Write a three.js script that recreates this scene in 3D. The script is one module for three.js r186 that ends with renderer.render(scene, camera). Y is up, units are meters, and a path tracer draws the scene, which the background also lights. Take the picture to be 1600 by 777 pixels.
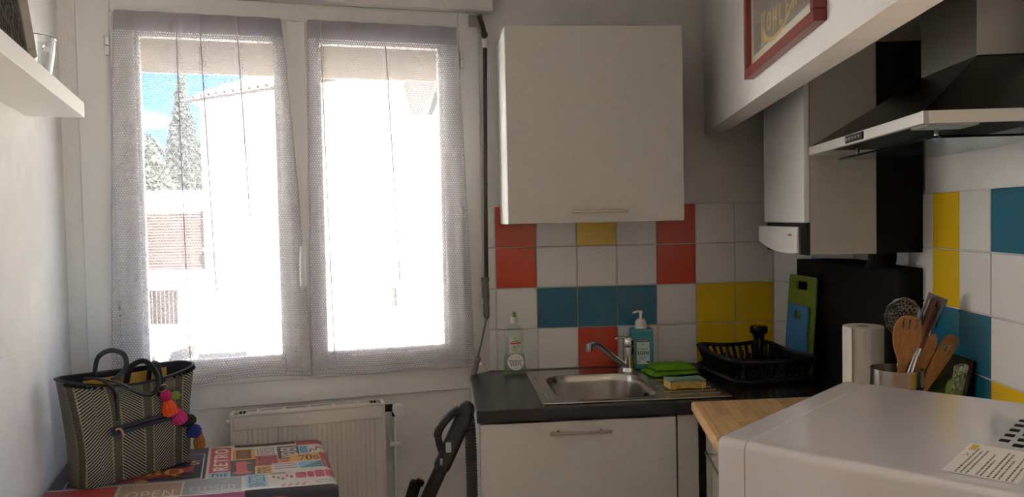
import * as THREE from 'three';
import { RoundedBoxGeometry } from 'three/addons/geometries/RoundedBoxGeometry.js';
import { mergeGeometries, toCreasedNormals } from 'three/addons/utils/BufferGeometryUtils.js';
import { Sky } from 'three/addons/objects/Sky.js';

// ------------------------------------------------------------ camera, sky, sun, exposure
const scene = new THREE.Scene();
const rad = THREE.MathUtils.degToRad;
const camera = new THREE.PerspectiveCamera(2 * THREE.MathUtils.radToDeg(Math.atan(388.5 / 1210)), 1600 / 777, 0.05, 300);
camera.position.set(0, 1.451, 2.8575);
camera.rotation.order = 'YXZ';
camera.rotation.set(rad(-1.981), rad(-5.358), rad(-1.144));
scene.add(camera);

const sunDir = new THREE.Vector3(0.42, 0.60, 0.50).normalize();
const sky = new Sky();
sky.name = 'sky';
sky.scale.setScalar(1000);
sky.material.uniforms.sunPosition.value.copy(sunDir);
sky.material.uniforms.turbidity.value = 8;
sky.material.uniforms.rayleigh.value = 0.9;
sky.material.uniforms.mieCoefficient.value = 0.004;
sky.material.uniforms.mieDirectionalG.value = 0.75;
scene.add(sky);
scene.environmentIntensity = 0.34;

const sun = new THREE.DirectionalLight(new THREE.Color(1.0, 0.955, 0.88), 40);
sun.name = 'sun';
sun.position.copy(sunDir).multiplyScalar(60);
sun.castShadow = true;
sun.shadow.mapSize.set(4096, 4096);
Object.assign(sun.shadow.camera, { left: -40, right: 40, top: 40, bottom: -40, near: 1, far: 160 });
scene.add(sun);

const renderer = new THREE.WebGLRenderer({ antialias: true });
renderer.toneMapping = THREE.LinearToneMapping;
renderer.toneMappingExposure = 3.05;
renderer.shadowMap.enabled = true;

// ------------------------------------------------------------ helpers
let seed = 7;
const rnd = () => { seed = (seed * 1664525 + 1013904223) >>> 0; return seed / 4294967296; };
const rr = (a, b) => a + (b - a) * rnd();
const V = (x, y, z) => new THREE.Vector3(x, y, z);
const lin = (r, g, b) => new THREE.Color().setRGB(r, g, b);

function boxUV(geo) {                                   // uv in metres from the dominant normal axis
  const p = geo.attributes.position, n = geo.attributes.normal, uv = new Float32Array(p.count * 2);
  for (let i = 0; i < p.count; i++) {
    const ax = Math.abs(n.getX(i)), ay = Math.abs(n.getY(i)), az = Math.abs(n.getZ(i));
    const x = p.getX(i), y = p.getY(i), z = p.getZ(i);
    if (ax >= ay && ax >= az) { uv[2 * i] = z; uv[2 * i + 1] = y; }
    else if (ay >= az) { uv[2 * i] = x; uv[2 * i + 1] = z; }
    else { uv[2 * i] = x; uv[2 * i + 1] = y; }
  }
  geo.setAttribute('uv', new THREE.BufferAttribute(uv, 2));
  return geo;
}
function clean(geo, keepUV = false) {
  let g = geo.index ? geo.toNonIndexed() : geo;
  for (const k of Object.keys(g.attributes)) if (!['position', 'normal', 'uv'].includes(k)) g.deleteAttribute(k);
  if (!g.attributes.normal) g.computeVertexNormals();
  if (!keepUV) boxUV(g);
  return g;
}
const at = (g, x = 0, y = 0, z = 0) => g.translate(x, y, z);
const box = (w, h, d, x = 0, y = 0, z = 0, r = 0) => at(clean(r ? new RoundedBoxGeometry(w, h, d, 2, Math.min(r, w / 2.01, h / 2.01, d / 2.01)) : new THREE.BoxGeometry(w, h, d)), x, y, z);
const span = (x0, x1, y0, y1, z0, z1, r = 0) => box(x1 - x0, y1 - y0, z1 - z0, (x0 + x1) / 2, (y0 + y1) / 2, (z0 + z1) / 2, r);
const cyl = (r1, r2, h, x = 0, y = 0, z = 0, seg = 24, axis = 'y') => {
  const g = new THREE.CylinderGeometry(r1, r2, h, seg);
  if (axis === 'x') g.rotateZ(Math.PI / 2);
  if (axis === 'z') g.rotateX(Math.PI / 2);
  return at(clean(g), x, y, z);
};
const tube = (pts, r, seg = 24, rs = 10, closed = false) => clean(new THREE.TubeGeometry(new THREE.CatmullRomCurve3(pts.map((p) => V(...p)), closed, 'centripetal'), seg, r, rs, closed));
function capTube(pts, r, seg = 24, rs = 10) {
  const a = pts[0], b = pts[pts.length - 1];
  return [tube(pts, r, seg, rs), at(clean(new THREE.SphereGeometry(r, rs, 8)), ...a), at(clean(new THREE.SphereGeometry(r, rs, 8)), ...b)];
}
const lathe = (prof, seg = 32) => clean(new THREE.LatheGeometry(prof.map(([r, y]) => new THREE.Vector2(r, y)), seg));
const ball = (r, x, y, z, sx = 1, sy = 1, sz = 1, w = 20) => at(clean(new THREE.SphereGeometry(r, w, Math.round(w * 0.7)).scale(sx, sy, sz)), x, y, z);
function poly(pts) { const s = new THREE.Shape(); pts.forEach(([x, y], i) => (i ? s.lineTo(x, y) : s.moveTo(x, y))); s.closePath(); return s; }
function rrect(x0, y0, x1, y1, r) {
  const s = new THREE.Shape();
  s.moveTo(x0 + r, y0); s.lineTo(x1 - r, y0); s.quadraticCurveTo(x1, y0, x1, y0 + r); s.lineTo(x1, y1 - r); s.quadraticCurveTo(x1, y1, x1 - r, y1);
  s.lineTo(x0 + r, y1); s.quadraticCurveTo(x0, y1, x0, y1 - r); s.lineTo(x0, y0 + r); s.quadraticCurveTo(x0, y0, x0 + r, y0);
  return s;
}
// shape in x,y pushed along +z from 0 to depth
const ext = (shape, depth, bevel = 0, seg = 12, bs = 2) => {
  const g = new THREE.ExtrudeGeometry(shape, { depth: depth - 2 * bevel, bevelEnabled: bevel > 0, bevelSize: bevel, bevelThickness: bevel, bevelOffset: -bevel, bevelSegments: bs, curveSegments: seg });
  return clean(at(g, 0, 0, bevel));
};
// shape given as plan view (x, z) points pushed up from y0 to y1
const prism = (pts, y0, y1, bevel = 0) => {
  const g = ext(poly(pts.map(([x, z]) => [x, -z])), y1 - y0, bevel);
  g.rotateX(-Math.PI / 2); g.translate(0, y0, 0);
  return boxUV(g);
};
const taken = new Map();
function numbered(n) { const k = taken.get(n) ?? 0; taken.set(n, k + 1); return k ? n + '_' + String(k).padStart(3, '0') : n; }
function mesh(name, geos, mat, parent, pos, rotY) {
  const list = [].concat(geos), g = list.length > 1 ? mergeGeometries(list) : list[0];
  const m = new THREE.Mesh(g, mat);
  m.name = parent && parent !== scene ? name : numbered(name);
  m.castShadow = m.receiveShadow = true;
  if (pos) m.position.set(...pos);
  if (rotY) m.rotation.y = rotY;
  (parent ?? scene).add(m);
  return m;
}
function tag(o, label, category, group) { o.userData.label = label; o.userData.category = category; if (group) o.userData.group = group; return o; }
function thing(name, label, category, pos = [0, 0, 0], rotY = 0, group) {
  const o = new THREE.Group(); o.name = numbered(name); o.position.set(...pos); o.rotation.y = rotY; scene.add(o);
  return tag(o, label, category, group);
}
function structure(o, label, category) { o.userData.kind = 'structure'; o.userData.label = label; o.userData.category = category; return o; }
function copy(o, pos, rotY, label) {
  const c = o.clone(); c.name = numbered(o.name.replace(/_\d{3}$/, '')); c.position.set(...pos); c.rotation.y = rotY; c.userData = { ...o.userData }; if (label) c.userData.label = label; scene.add(c); return c;
}
// frames of the three slanted walls: x along the wall, z into the room
const WIN = { p: [0.175, 0, 0], r: rad(10.8) }, RGT = { p: [1.516, 0, 0], r: rad(-100.4) }, LFT = { p: [-1.187, 0, 0.26], r: rad(105) };
const onWall = (F, x, y, z) => V(x, y, z).applyAxisAngle(V(0, 1, 0), F.r).add(V(...F.p)).toArray();
const inFrame = (F, pts) => pts.map(([x, y, z]) => onWall(F, x, y, z));

// ------------------------------------------------------------ textures
const canvas = (w, h) => { const c = document.createElement('canvas'); c.width = w; c.height = h; return c; };
function texOf(c, { srgb = true, rx = 1, ry = 1, wrap = true } = {}) {
  const t = new THREE.CanvasTexture(c);
  if (srgb) t.colorSpace = THREE.SRGBColorSpace;
  t.wrapS = t.wrapT = wrap ? THREE.RepeatWrapping : THREE.ClampToEdgeWrapping;
  t.repeat.set(rx, ry); t.magFilter = THREE.LinearFilter; t.anisotropy = 8;
  return t;
}
function pixelTex(w, h, f, opt) {
  const c = canvas(w, h), g = c.getContext('2d'), im = g.createImageData(w, h);
  for (let y = 0; y < h; y++) for (let x = 0; x < w; x++) {
    const v = f(x, y), o = (y * w + x) * 4;
    im.data[o] = v[0]; im.data[o + 1] = v[1]; im.data[o + 2] = v[2]; im.data[o + 3] = 255;
  }
  g.putImageData(im, 0, 0);
  return texOf(c, opt);
}
// tiling value noise
function noiseGrid(n) { const a = new Float32Array(n * n); for (let i = 0; i < n * n; i++) a[i] = rnd(); return a; }
function tileNoise(n, grid) {
  const sm = (t) => t * t * (3 - 2 * t);
  return (u, v) => {
    const x = ((u % 1) + 1) % 1 * n, y = ((v % 1) + 1) % 1 * n, i = Math.floor(x), j = Math.floor(y), a = sm(x - i), b = sm(y - j);
    const q = (p, r) => grid[(r % n) * n + (p % n)];
    return (q(i, j) * (1 - a) + q(i + 1, j) * a) * (1 - b) + (q(i, j + 1) * (1 - a) + q(i + 1, j + 1) * a) * b;
  };
}
const n8 = tileNoise(8, noiseGrid(8)), n32 = tileNoise(32, noiseGrid(32)), n128 = tileNoise(128, noiseGrid(128)), n4 = tileNoise(4, noiseGrid(4));
const plasterBump = pixelTex(512, 512, (x, y) => { const u = x / 512, v = y / 512, k = 255 * (0.4 * n32(u, v) + 0.35 * n128(u, v) + 0.25 * rnd()); return [k, k, k]; }, { srgb: false, rx: 1.6, ry: 1.6 });
const plasterMap = pixelTex(256, 256, (x, y) => { const u = x / 256, v = y / 256, k = 236 + 12 * n8(u, v) + 7 * n32(u, v); return [k, k, k]; }, { rx: 0.7, ry: 0.7 });
const speckle = pixelTex(512, 512, () => { const k = rnd() < 0.1 ? 120 : rnd() < 0.3 ? 90 : 70; return [k, k, k + 4]; }, { rx: 5, ry: 5 });
const mottle = pixelTex(256, 256, (x, y) => { const u = x / 256, v = y / 256, k = 244 + 10 * (0.5 * n32(u, v) + 0.5 * n128(u, v)); return [k, k, k]; }, { rx: 3, ry: 3 });
const brushed = pixelTex(512, 512, (() => { const row = Array.from({ length: 512 }, () => rnd()); return (x, y) => { const k = 255 * (0.75 * row[y] + 0.25 * n32(x / 512, y / 512)); return [k, k, k]; }; })(), { srgb: false, rx: 3, ry: 3 });
const bambooMap = (() => {
  const strips = []; for (let i = 0; i < 24; i++) { const row = []; let x = 0; while (x < 1) { const w = rr(0.12, 0.4); row.push([x, rr(-1, 1)]); x += w; } strips.push(row); }
  return pixelTex(1024, 1024, (x, y) => {
    const u = x / 1024, v = y / 1024, s = strips[Math.floor(v * 24)]; let t = 0, e = 1;
    for (const [a, b] of s) if (u >= a) { t = b; e = Math.min(1, (u - a) * 500); }
    const edge = Math.min(1, ((v * 24) % 1) * 14, (1 - (v * 24) % 1) * 14) * e;
    const grain = n128(u * 0.4, v * 6) * 0.6 + n32(u * 0.5, v * 4) * 0.4, k = 0.9 + 0.09 * t + 0.16 * (grain - 0.5);
    const d = 0.86 + 0.14 * edge;
    return [Math.min(255, 250 * k * d), 203 * k * d, 146 * k * d];
  }, { rx: 1.25, ry: 1.25 });
})();
const woodMap = pixelTex(256, 512, (x, y) => { const u = x / 256, v = y / 512, k = 0.82 + 0.3 * (n32(u * 2, v * 0.3) * 0.6 + n128(u * 2, v * 0.4) * 0.4); return [196 * k, 142 * k, 88 * k]; }, { rx: 8, ry: 4 });

// ------------------------------------------------------------ materials
const std = (c, rough = 0.6, extra = {}) => new THREE.MeshStandardMaterial({ color: c, roughness: rough, ...extra });
const phy = (c, rough, extra = {}) => new THREE.MeshPhysicalMaterial({ color: c, roughness: rough, ...extra });
const M = {
  wall: std(lin(0.81, 0.795, 0.765), 0.85, { map: plasterMap, bumpMap: plasterBump, bumpScale: 0.0012 }),
  ochre: std(lin(0.60, 0.53, 0.42), 0.9, { map: plasterMap }),
  ceiling: std(lin(0.84, 0.83, 0.81), 0.9, { map: plasterMap }),
  floor: std(lin(0.50, 0.36, 0.24), 0.5, { map: mottle }),
  grout: std(lin(0.62, 0.60, 0.55), 0.9),
  tileWhite: phy(lin(0.80, 0.79, 0.765), 0.22, { clearcoat: 0.3, clearcoatRoughness: 0.15 }),
  tileWhite2: phy(lin(0.765, 0.76, 0.75), 0.24, { clearcoat: 0.3, clearcoatRoughness: 0.15 }),
  tileRed: phy(lin(0.60, 0.058, 0.020), 0.22, { clearcoat: 0.3, clearcoatRoughness: 0.15 }),
  tileYellow: phy(lin(0.80, 0.52, 0.012), 0.22, { clearcoat: 0.3, clearcoatRoughness: 0.15 }),
  tileTeal: phy(lin(0.007, 0.150, 0.245), 0.22, { clearcoat: 0.3, clearcoatRoughness: 0.15 }),
  upvc: std(lin(0.74, 0.74, 0.72), 0.4),
  laminate: std(lin(0.66, 0.64, 0.585), 0.45, { map: mottle }),
  laminateSide: std(lin(0.72, 0.72, 0.70), 0.4),
  worktop: std(lin(0.17, 0.19, 0.225), 0.27, { map: speckle }),
  bamboo: std(lin(1, 1, 1), 0.4, { map: bambooMap }),
  steel: std(lin(0.43, 0.405, 0.375), 0.27, { metalness: 1, roughnessMap: null, bumpMap: brushed, bumpScale: 0.00004 }),
  chrome: std(lin(0.70, 0.70, 0.71), 0.12, { metalness: 1 }),
  brass: std(lin(0.46, 0.40, 0.31), 0.35, { metalness: 1 }),
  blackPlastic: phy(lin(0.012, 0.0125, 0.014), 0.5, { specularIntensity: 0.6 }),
  blackMatt: phy(lin(0.0055, 0.0055, 0.006), 0.75, { specularIntensity: 0.4 }),
  blackGloss: phy(lin(0.004, 0.004, 0.004), 0.25, { specularIntensity: 0.7 }),
  boilerGrey: std(lin(0.52, 0.51, 0.455), 0.5, { map: mottle }),
  boilerWhite: std(lin(0.84, 0.84, 0.83), 0.38),
  white: std(lin(0.76, 0.75, 0.72), 0.45),
  radiator: std(lin(0.62, 0.58, 0.52), 0.42),
  enamel: phy(lin(0.63, 0.60, 0.595), 0.30, { clearcoat: 1, clearcoatRoughness: 0.03 }),
  pane: phy(lin(1, 1, 1), 0.0, { transmission: 1, thickness: 0, ior: 1.45 }),
  glass: phy(lin(0.93, 0.95, 0.95), 0.03, { transmission: 1, thickness: 0.004, ior: 1.5 }),
};
// ------------------------------------------------------------ the room shell
const ROOM_H = 2.5, BASE = -3.2;
structure(mesh('floor', prism([[-1.6, 0.6], [-1.5, 0.05], [0.16, -0.24], [1.9, -0.24], [1.9, 2.2], [2.5, 2.4], [2.5, 5.9], [-2.7, 5.9], [-2.7, 2.2], [-1.2, 2.0]], -0.2, 0), M.floor), 'worn beige kitchen floor under the cupboards', 'floor');
structure(mesh('ceiling', prism([[-1.6, 0.6], [-1.5, 0.05], [0.16, -0.24], [1.9, -0.24], [1.9, 2.2], [2.5, 2.4], [2.5, 5.9], [-2.7, 5.9], [-2.7, 2.2], [-1.2, 2.0]], ROOM_H, ROOM_H + 0.2), M.ceiling), 'plain white ceiling above the kitchen', 'ceiling');

// window wall with its opening
{
  const s = poly([[-1.62, BASE], [0.03, BASE], [0.03, ROOM_H], [-1.62, ROOM_H]]);
  s.holes.push(new THREE.Path().setFromPoints([[-1.322, 0.86], [-1.322, 2.2], [-0.03, 2.2], [-0.03, 0.86]].map(([x, y]) => new THREE.Vector2(x, y))));
  const g = ext(s, 0.26); g.translate(0, 0, -0.26);
  structure(mesh('wall_back', g, M.wall, scene, WIN.p, WIN.r), 'white plaster wall around the window', 'wall');
}
const wallLeft = structure(mesh('wall_left', span(-2.25, 0.28, 0, ROOM_H, -0.2, 0), M.wall, scene, LFT.p, LFT.r), 'white plaster wall carrying the floating shelf', 'wall');
const wallTiled = structure(mesh('wall_front', span(0.172, 1.6, BASE, ROOM_H, -0.25, 0), M.wall), 'white wall above the sink with coloured tiles', 'wall');
const wallCorner = structure(mesh('wall_corner', prism([[1.271, 0], [1.478, 0.207], [1.6, 0.1], [1.45, -0.2], [1.271, -0.1]], 0, ROOM_H), M.wall), 'narrow slanted wall strip in the corner beside the dish rack', 'wall');
const wallRight = structure(mesh('wall_right', span(0.1, 2.35, 0, ROOM_H, -0.2, 0), M.wall, scene, RGT.p, RGT.r), 'white wall with coloured tiles behind the utensil pot', 'wall');
// hanging partition over the cooking niche
structure(mesh('wall_overhang', span(-0.02, 2.35, 1.768, ROOM_H, 0.43, 0.5, 0), M.wall, scene, RGT.p, RGT.r), 'white hanging partition above the cooker hood', 'wall');
structure(mesh('trim_1', span(0.82, 1.268, 1.5076, 1.745, 0, 0.010), M.wall), 'plaster band above the tiles beside the wall cabinet', 'trim');
structure(mesh('trim_2', span(-1.60, 0.034, 2.212, ROOM_H, 0, 0.045, 0.006), M.wall, scene, WIN.p, WIN.r), 'white roller shutter box above the window', 'trim');

// the living room behind the camera, which the kitchen opens into
const rearLeft = onWall(LFT, -2.25, 0, 0), rearRight = onWall(RGT, 2.35, 0, 0);
structure(mesh('wall_rear_left', prism([[rearLeft[0], rearLeft[2]], [rearLeft[0], rearLeft[2] - 0.2], [-2.7, rearLeft[2] - 0.2], [-2.7, rearLeft[2]]], 0, ROOM_H), M.wall), 'white wall of the adjoining room beside the kitchen', 'wall');
structure(mesh('wall_rear_right', prism([[rearRight[0] - 0.02, rearRight[2]], [rearRight[0] - 0.02, rearRight[2] - 0.2], [2.5, rearRight[2] - 0.2], [2.5, rearRight[2]]], 0, ROOM_H), M.ochre), 'white wall of the adjoining room', 'wall');
structure(mesh('wall_rear_far_left', span(-2.7, -2.5, 0, ROOM_H, rearLeft[2] - 0.2, 5.9), M.ochre), 'ochre side wall of the adjoining room', 'wall');
{
  const z0 = rearRight[2] - 0.2, s = poly([[-5.9, 0], [-z0, 0], [-z0, ROOM_H], [-5.9, ROOM_H]]);
  s.holes.push(new THREE.Path().setFromPoints([[-5.2, 0.5], [-5.2, 2.25], [-3.5, 2.25], [-3.5, 0.5]].map(([x, y]) => new THREE.Vector2(x, y))));
  const g = ext(s, 0.2); g.rotateY(Math.PI / 2); g.translate(2.3, 0, 0);
  structure(mesh('wall_rear_far_right', boxUV(g), M.ochre), 'ochre side wall of the adjoining room with an added window', 'wall');
  const w = new THREE.Group(); w.name = 'window_2'; scene.add(w); structure(w, 'unseen window added to let fill light into the adjoining room', 'window');  // unseen window, added so that fill light reaches the kitchen from behind
  mesh('frame', [span(2.37, 2.43, 0.5, 0.57, 3.5, 5.2), span(2.37, 2.43, 2.18, 2.25, 3.5, 5.2), span(2.37, 2.43, 0.57, 2.18, 3.5, 3.57), span(2.37, 2.43, 0.57, 2.18, 5.13, 5.2), span(2.37, 2.43, 0.57, 2.18, 4.31, 4.39)], M.upvc, w);
  for (const [a, b] of [[3.57, 4.31], [4.39, 5.13]]) mesh('pane', span(2.398, 2.402, 0.57, 2.18, a, b), M.pane, w);
}
structure(mesh('wall_rear', span(-2.7, 2.5, 0, ROOM_H, 5.7, 5.9), M.ochre), 'rear wall of the adjoining room', 'wall');

// ------------------------------------------------------------ wall tiles, each one a piece
const TP = 0.152, TW = 0.1482, TTOP = 1.5076;
const tileGeoCache = new Map();
function tileGeo(w) {
  const k = w.toFixed(4);
  if (!tileGeoCache.has(k)) tileGeoCache.set(k, ext(rrect(-w / 2, -TW / 2, w / 2, TW / 2, 0.0012), 0.007, 0.0012, 1, 1));
  return tileGeoCache.get(k);
}
const TMAT = { w: () => (rnd() < 0.5 ? M.tileWhite : M.tileWhite2), r: () => M.tileRed, y: () => M.tileYellow, t: () => M.tileTeal };
function layTile(parent, x, row, z, w, code) {
  const m = mesh('tile', tileGeo(w), TMAT[code](), parent, [x, TTOP - TP * (row + 0.5), z]);
  m.rotation.z = rr(-0.002, 0.002); m.position.z += rr(-0.0006, 0.0006);
  m.userData.label = { w: 'glossy white wall tile', r: 'glossy red wall tile', y: 'glossy yellow wall tile', t: 'glossy petrol blue wall tile' }[code];
}
mesh('grout', span(0.178, 1.270, TTOP - 4 * TP, TTOP, 0, 0.0045), M.grout, wallTiled);
['rwywrww', 'rwwwrww', 'wtttwyy', 'wwrwwyy'].forEach((row, j) => {
  layTile(wallTiled, 0.190, j, 0.002, 0.026, 'w');
  [...row].forEach((c, i) => layTile(wallTiled, 0.205 + TP * (i + 0.5), j, 0.002, TW, c));
});
{
  const m = mesh('grout', box(0.29, 4 * TP, 0.009, 0.146, TTOP - 2 * TP, 0), M.grout, wallCorner, [1.271, 0, 0], rad(-45));
  for (let j = 0; j < 4; j++) { for (let i = 0; i < 2; i++) layTile(m, 0.078 + i * 0.146, j, 0.0015, 0.142, 'w'); }
}
mesh('grout', span(0.55, 1.772, TTOP - 4 * TP, TTOP, 0, 0.0045), M.grout, wallRight);
['wwywtwwy', 'wwywwwtw', 'wwttwwww', 'wtttywwr'].forEach((row, j) => [...row].forEach((c, i) => layTile(wallRight, 0.859 + TP * (i - 2 + 0.5), j, 0.002, TW, c)));

// ------------------------------------------------------------ the window
{
  const w = new THREE.Group(); w.name = 'window_1'; w.position.set(...WIN.p); w.rotation.y = WIN.r; scene.add(w);
  structure(w, 'white double casement window behind net curtains', 'window');
  const Z0 = -0.05;
  mesh('frame', [span(-1.336, -1.236, 0.93, 2.212, Z0, 0.006, 0.003), span(-0.092, -0.017, 0.93, 2.212, Z0, 0.006, 0.003), span(-1.236, -0.092, 2.150, 2.212, Z0, 0.006, 0.003)], M.upvc, w);
  const sill = mesh('sill', [span(-1.336, -0.082, 0.923, 0.95, Z0, 0.022, 0.005)], M.upvc, w);
  sill.userData.label = 'white lower ledge of the window frame';
  mesh('apron', span(-1.336, -0.017, 0.841, 0.9235, Z0, 0.010, 0.003), M.upvc, w);
  for (const [a, b, g0, g1, hx] of [[-1.236, -0.662, -1.163, -0.724, -1.243], [-0.658, -0.092, -0.593, -0.158, -0.083]]) {
    const sash = mesh('sash', [
      span(a, g0, 0.95, 2.15, -0.035, 0.020, 0.006), span(g1, b, 0.95, 2.15, -0.035, 0.020, 0.006),
      span(g0, g1, 0.95, 0.998, -0.035, 0.020, 0.006), span(g0, g1, 2.088, 2.15, -0.035, 0.020, 0.006),
      // glazing beads
      span(g0, g0 + 0.012, 0.998, 2.088, -0.02, 0.012, 0.003), span(g1 - 0.012, g1, 0.998, 2.088, -0.02, 0.012, 0.003), span(g0, g1, 0.998, 1.01, -0.02, 0.012, 0.003), span(g0, g1, 2.076, 2.088, -0.02, 0.012, 0.003)], M.upvc, w);
    mesh('pane', span(g0 + 0.004, g1 - 0.004, 1.002, 2.084, -0.008, -0.004), M.pane, sash);
    for (const hy of [2.04, 1.52, 1.02]) {
      mesh('hinge', [cyl(0.0075, 0.0075, 0.028, hx, hy + 0.016, 0.016, 14), cyl(0.0075, 0.0075, 0.028, hx, hy - 0.016, 0.016, 14), box(0.02, 0.05, 0.004, hx, hy, 0.008)], M.upvc, sash);
    }
  }
  mesh('cover_strip', span(-0.690, -0.630, 0.955, 2.145, 0.018, 0.028, 0.004), M.upvc, w);
  const h = mesh('handle', [span(-0.674, -0.642, 1.325, 1.395, 0.026, 0.036, 0.005), cyl(0.010, 0.010, 0.03, -0.658, 1.375, 0.05, 16, 'z'), ...capTube([[-0.658, 1.375, 0.062], [-0.660, 1.33, 0.066], [-0.661, 1.25, 0.066]], 0.0105, 16, 12)], M.upvc, w);
  h.userData.label = 'white lever handle pointing down';
}
// roller shutter, a little lowered, outside the glass
{
  const sh = thing('roller_shutter', 'beige roller shutter lowered a little outside the window', 'shutter', onWall(WIN, 0, 1.985, -0.13), WIN.r);
  const sm = std(lin(0.42, 0.36, 0.27), 0.7);
  for (let i = 0; i < 6; i++) mesh('slat', box(1.26, 0.0382, 0.010, -0.676, 0.019 + i * 0.0385, 0, 0.002), sm, sh);
  mesh('guide_rail', span(-1.321, -1.297, -1.10, 0.21, -0.02, 0.02), sm, sh); mesh('guide_rail', span(-0.055, -0.032, -1.10, 0.21, -0.02, 0.02), sm, sh);
}

// ------------------------------------------------------------ net curtains
{
  const c = canvas(128, 222), g = c.getContext('2d');
  g.fillStyle = 'rgb(112,112,112)'; g.fillRect(0, 0, 128, 222);
  const hole = (x, y) => { g.fillStyle = 'rgb(52,52,52)'; g.beginPath(); for (let k = 0; k < 6; k++) { const a = k * Math.PI / 3 + Math.PI / 6; g[k ? 'lineTo' : 'moveTo'](x + 39 * Math.cos(a), y + 39 * Math.sin(a)); } g.fill(); };
  for (const [x, y] of [[64, 55], [0, 166], [128, 166]]) hole(x, y);
  const alpha = texOf(c, { srgb: false, rx: 1 / 0.0088, ry: 1 / 0.01525 });
  const net = phy(lin(0.56, 0.545, 0.60), 1, { transmission: 0.40, thickness: 0, side: THREE.DoubleSide, alphaMap: alpha, transparent: true });
  const hemMat = phy(lin(0.52, 0.49, 0.53), 1, { transmission: 0.25, thickness: 0, side: THREE.DoubleSide });
  const headMat = phy(lin(0.36, 0.335, 0.375), 1, { transmission: 0.3, thickness: 0, side: THREE.DoubleSide, transparent: true, opacity: 0.6 });
  const rodMat = M.white;
  function curtain(sTop, sBot, yBot, folds, label, sag) {
    const cu = thing('net_curtain', label, 'curtain', onWall(WIN, 0, 0, 0), WIN.r, 'net curtains on the window');
    const NX = 90, NY = 70, pos = [], uv = [], idx = [];
    const P = (u, v) => {                                    // u across, v from the top down
      const k = v ** 0.8, s = THREE.MathUtils.lerp(sTop[0] + (sBot[0] - sTop[0]) * k, sTop[1] + (sBot[1] - sTop[1]) * k, u);
      let z = 0.040 + 0.003 * Math.sin(u * 31 + v * 2) * (1 - 0.5 * v);
      for (const [c0, wid, amp, v0, v1, drift] of folds) { const uu = u - c0 - drift * v, e = Math.exp(-uu * uu / (wid * wid)); z += amp * e * THREE.MathUtils.smoothstep(v, v0, v0 + 0.1) * (1 - THREE.MathUtils.smoothstep(v, v1 - 0.1, v1)) ; }
      const y = 2.149 - v * (2.149 - yBot - sag * Math.sin(u * 9.5 + 1) * 0.5);
      return [s, y, z];
    };
    for (let j = 0; j <= NY; j++) for (let i = 0; i <= NX; i++) { const u = i / NX, v = j / NY; pos.push(...P(u, v)); uv.push(u * (sBot[1] - sBot[0]), v * (2.149 - yBot)); }
    for (let j = 0; j < NY; j++) for (let i = 0; i < NX; i++) { const a = j * (NX + 1) + i; idx.push(a, a + NX + 1, a + 1, a + 1, a + NX + 1, a + NX + 2); }
    const geo = new THREE.BufferGeometry(); geo.setAttribute('position', new THREE.Float32BufferAttribute(pos, 3)); geo.setAttribute('uv', new THREE.Float32BufferAttribute(uv, 2)); geo.setIndex(idx); geo.computeVertexNormals();
    mesh('net', geo, net, cu);
    {
      const hp = [], hu = [], hi = [], n = 60; for (let j = 0; j < 2; j++) for (let i = 0; i <= n; i++) { const p = P(i / n, j * 0.052); hp.push(p[0], p[1], p[2] + 0.003); hu.push(i / n, j); } for (let i = 0; i < n; i++) hi.push(i, i + n + 1, i + 1, i + 1, i + n + 1, i + n + 2);
      const hg = new THREE.BufferGeometry(); hg.setAttribute('position', new THREE.Float32BufferAttribute(hp, 3)); hg.setAttribute('uv', new THREE.Float32BufferAttribute(hu, 2)); hg.setIndex(hi); hg.computeVertexNormals();
      mesh('heading', hg, headMat, cu);
    }
    const edge = (u) => Array.from({ length: 24 }, (_, k) => P(u, k / 23));
    mesh('side_hem', [tube(edge(0.002), 0.0018, 60, 5), tube(edge(0.998), 0.0018, 60, 5)], hemMat, cu);
    mesh('bottom_hem', [tube(Array.from({ length: 40 }, (_, k) => P(k / 39, 0.999)), 0.0022, 90, 5), tube(Array.from({ length: 40 }, (_, k) => P(k / 39, 0.975)), 0.0012, 90, 4)], hemMat, cu);
    for (const [c0, , , v0, v1, drift] of folds.filter((f) => f[1] < 0.02)) mesh('pleat', tube(Array.from({ length: 14 }, (_, k) => { const v = v0 + (Math.min(v1, 0.995) - v0) * k / 13, p = P(c0 + drift * v, v); p[2] += 0.002; return p; }), 0.0017, 40, 5), hemMat, cu);
    mesh('rod', capTube([[sTop[0] - 0.004, 2.140, 0.034], [sTop[1] + 0.004, 2.140, 0.034]], 0.003, 4, 8), rodMat, cu);
    return cu;
  }
  curtain([-1.216, -0.709], [-1.262, -0.634], 0.940, [[0.36, 0.012, 0.014, 0.02, 1.0, 0.02], [0.50, 0.010, 0.016, 0.02, 0.75, 0.03], [0.72, 0.012, 0.012, 0.0, 0.55, 0], [0.06, 0.05, 0.018, 0.2, 0.8, 0.02], [0.93, 0.03, 0.012, 0.1, 1.0, -0.02], [0.70, 0.05, 0.012, 0.93, 1.3, 0]],
    'sheer net curtain on the casement nearest the floating shelf', 0.012);
  curtain([-0.620, -0.107], [-0.642, -0.064], 0.932, [[0.08, 0.010, 0.016, 0.0, 1.0, 0.06], [0.50, 0.009, 0.010, 0.05, 0.75, 0.06], [0.92, 0.04, 0.016, 0.3, 1.1, -0.01], [0.30, 0.05, 0.012, 0.93, 1.3, 0], [0.70, 0.05, 0.010, 0.93, 1.3, 0]],
    'sheer net curtain on the casement beside the shutter crank', 0.010);
}
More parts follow.
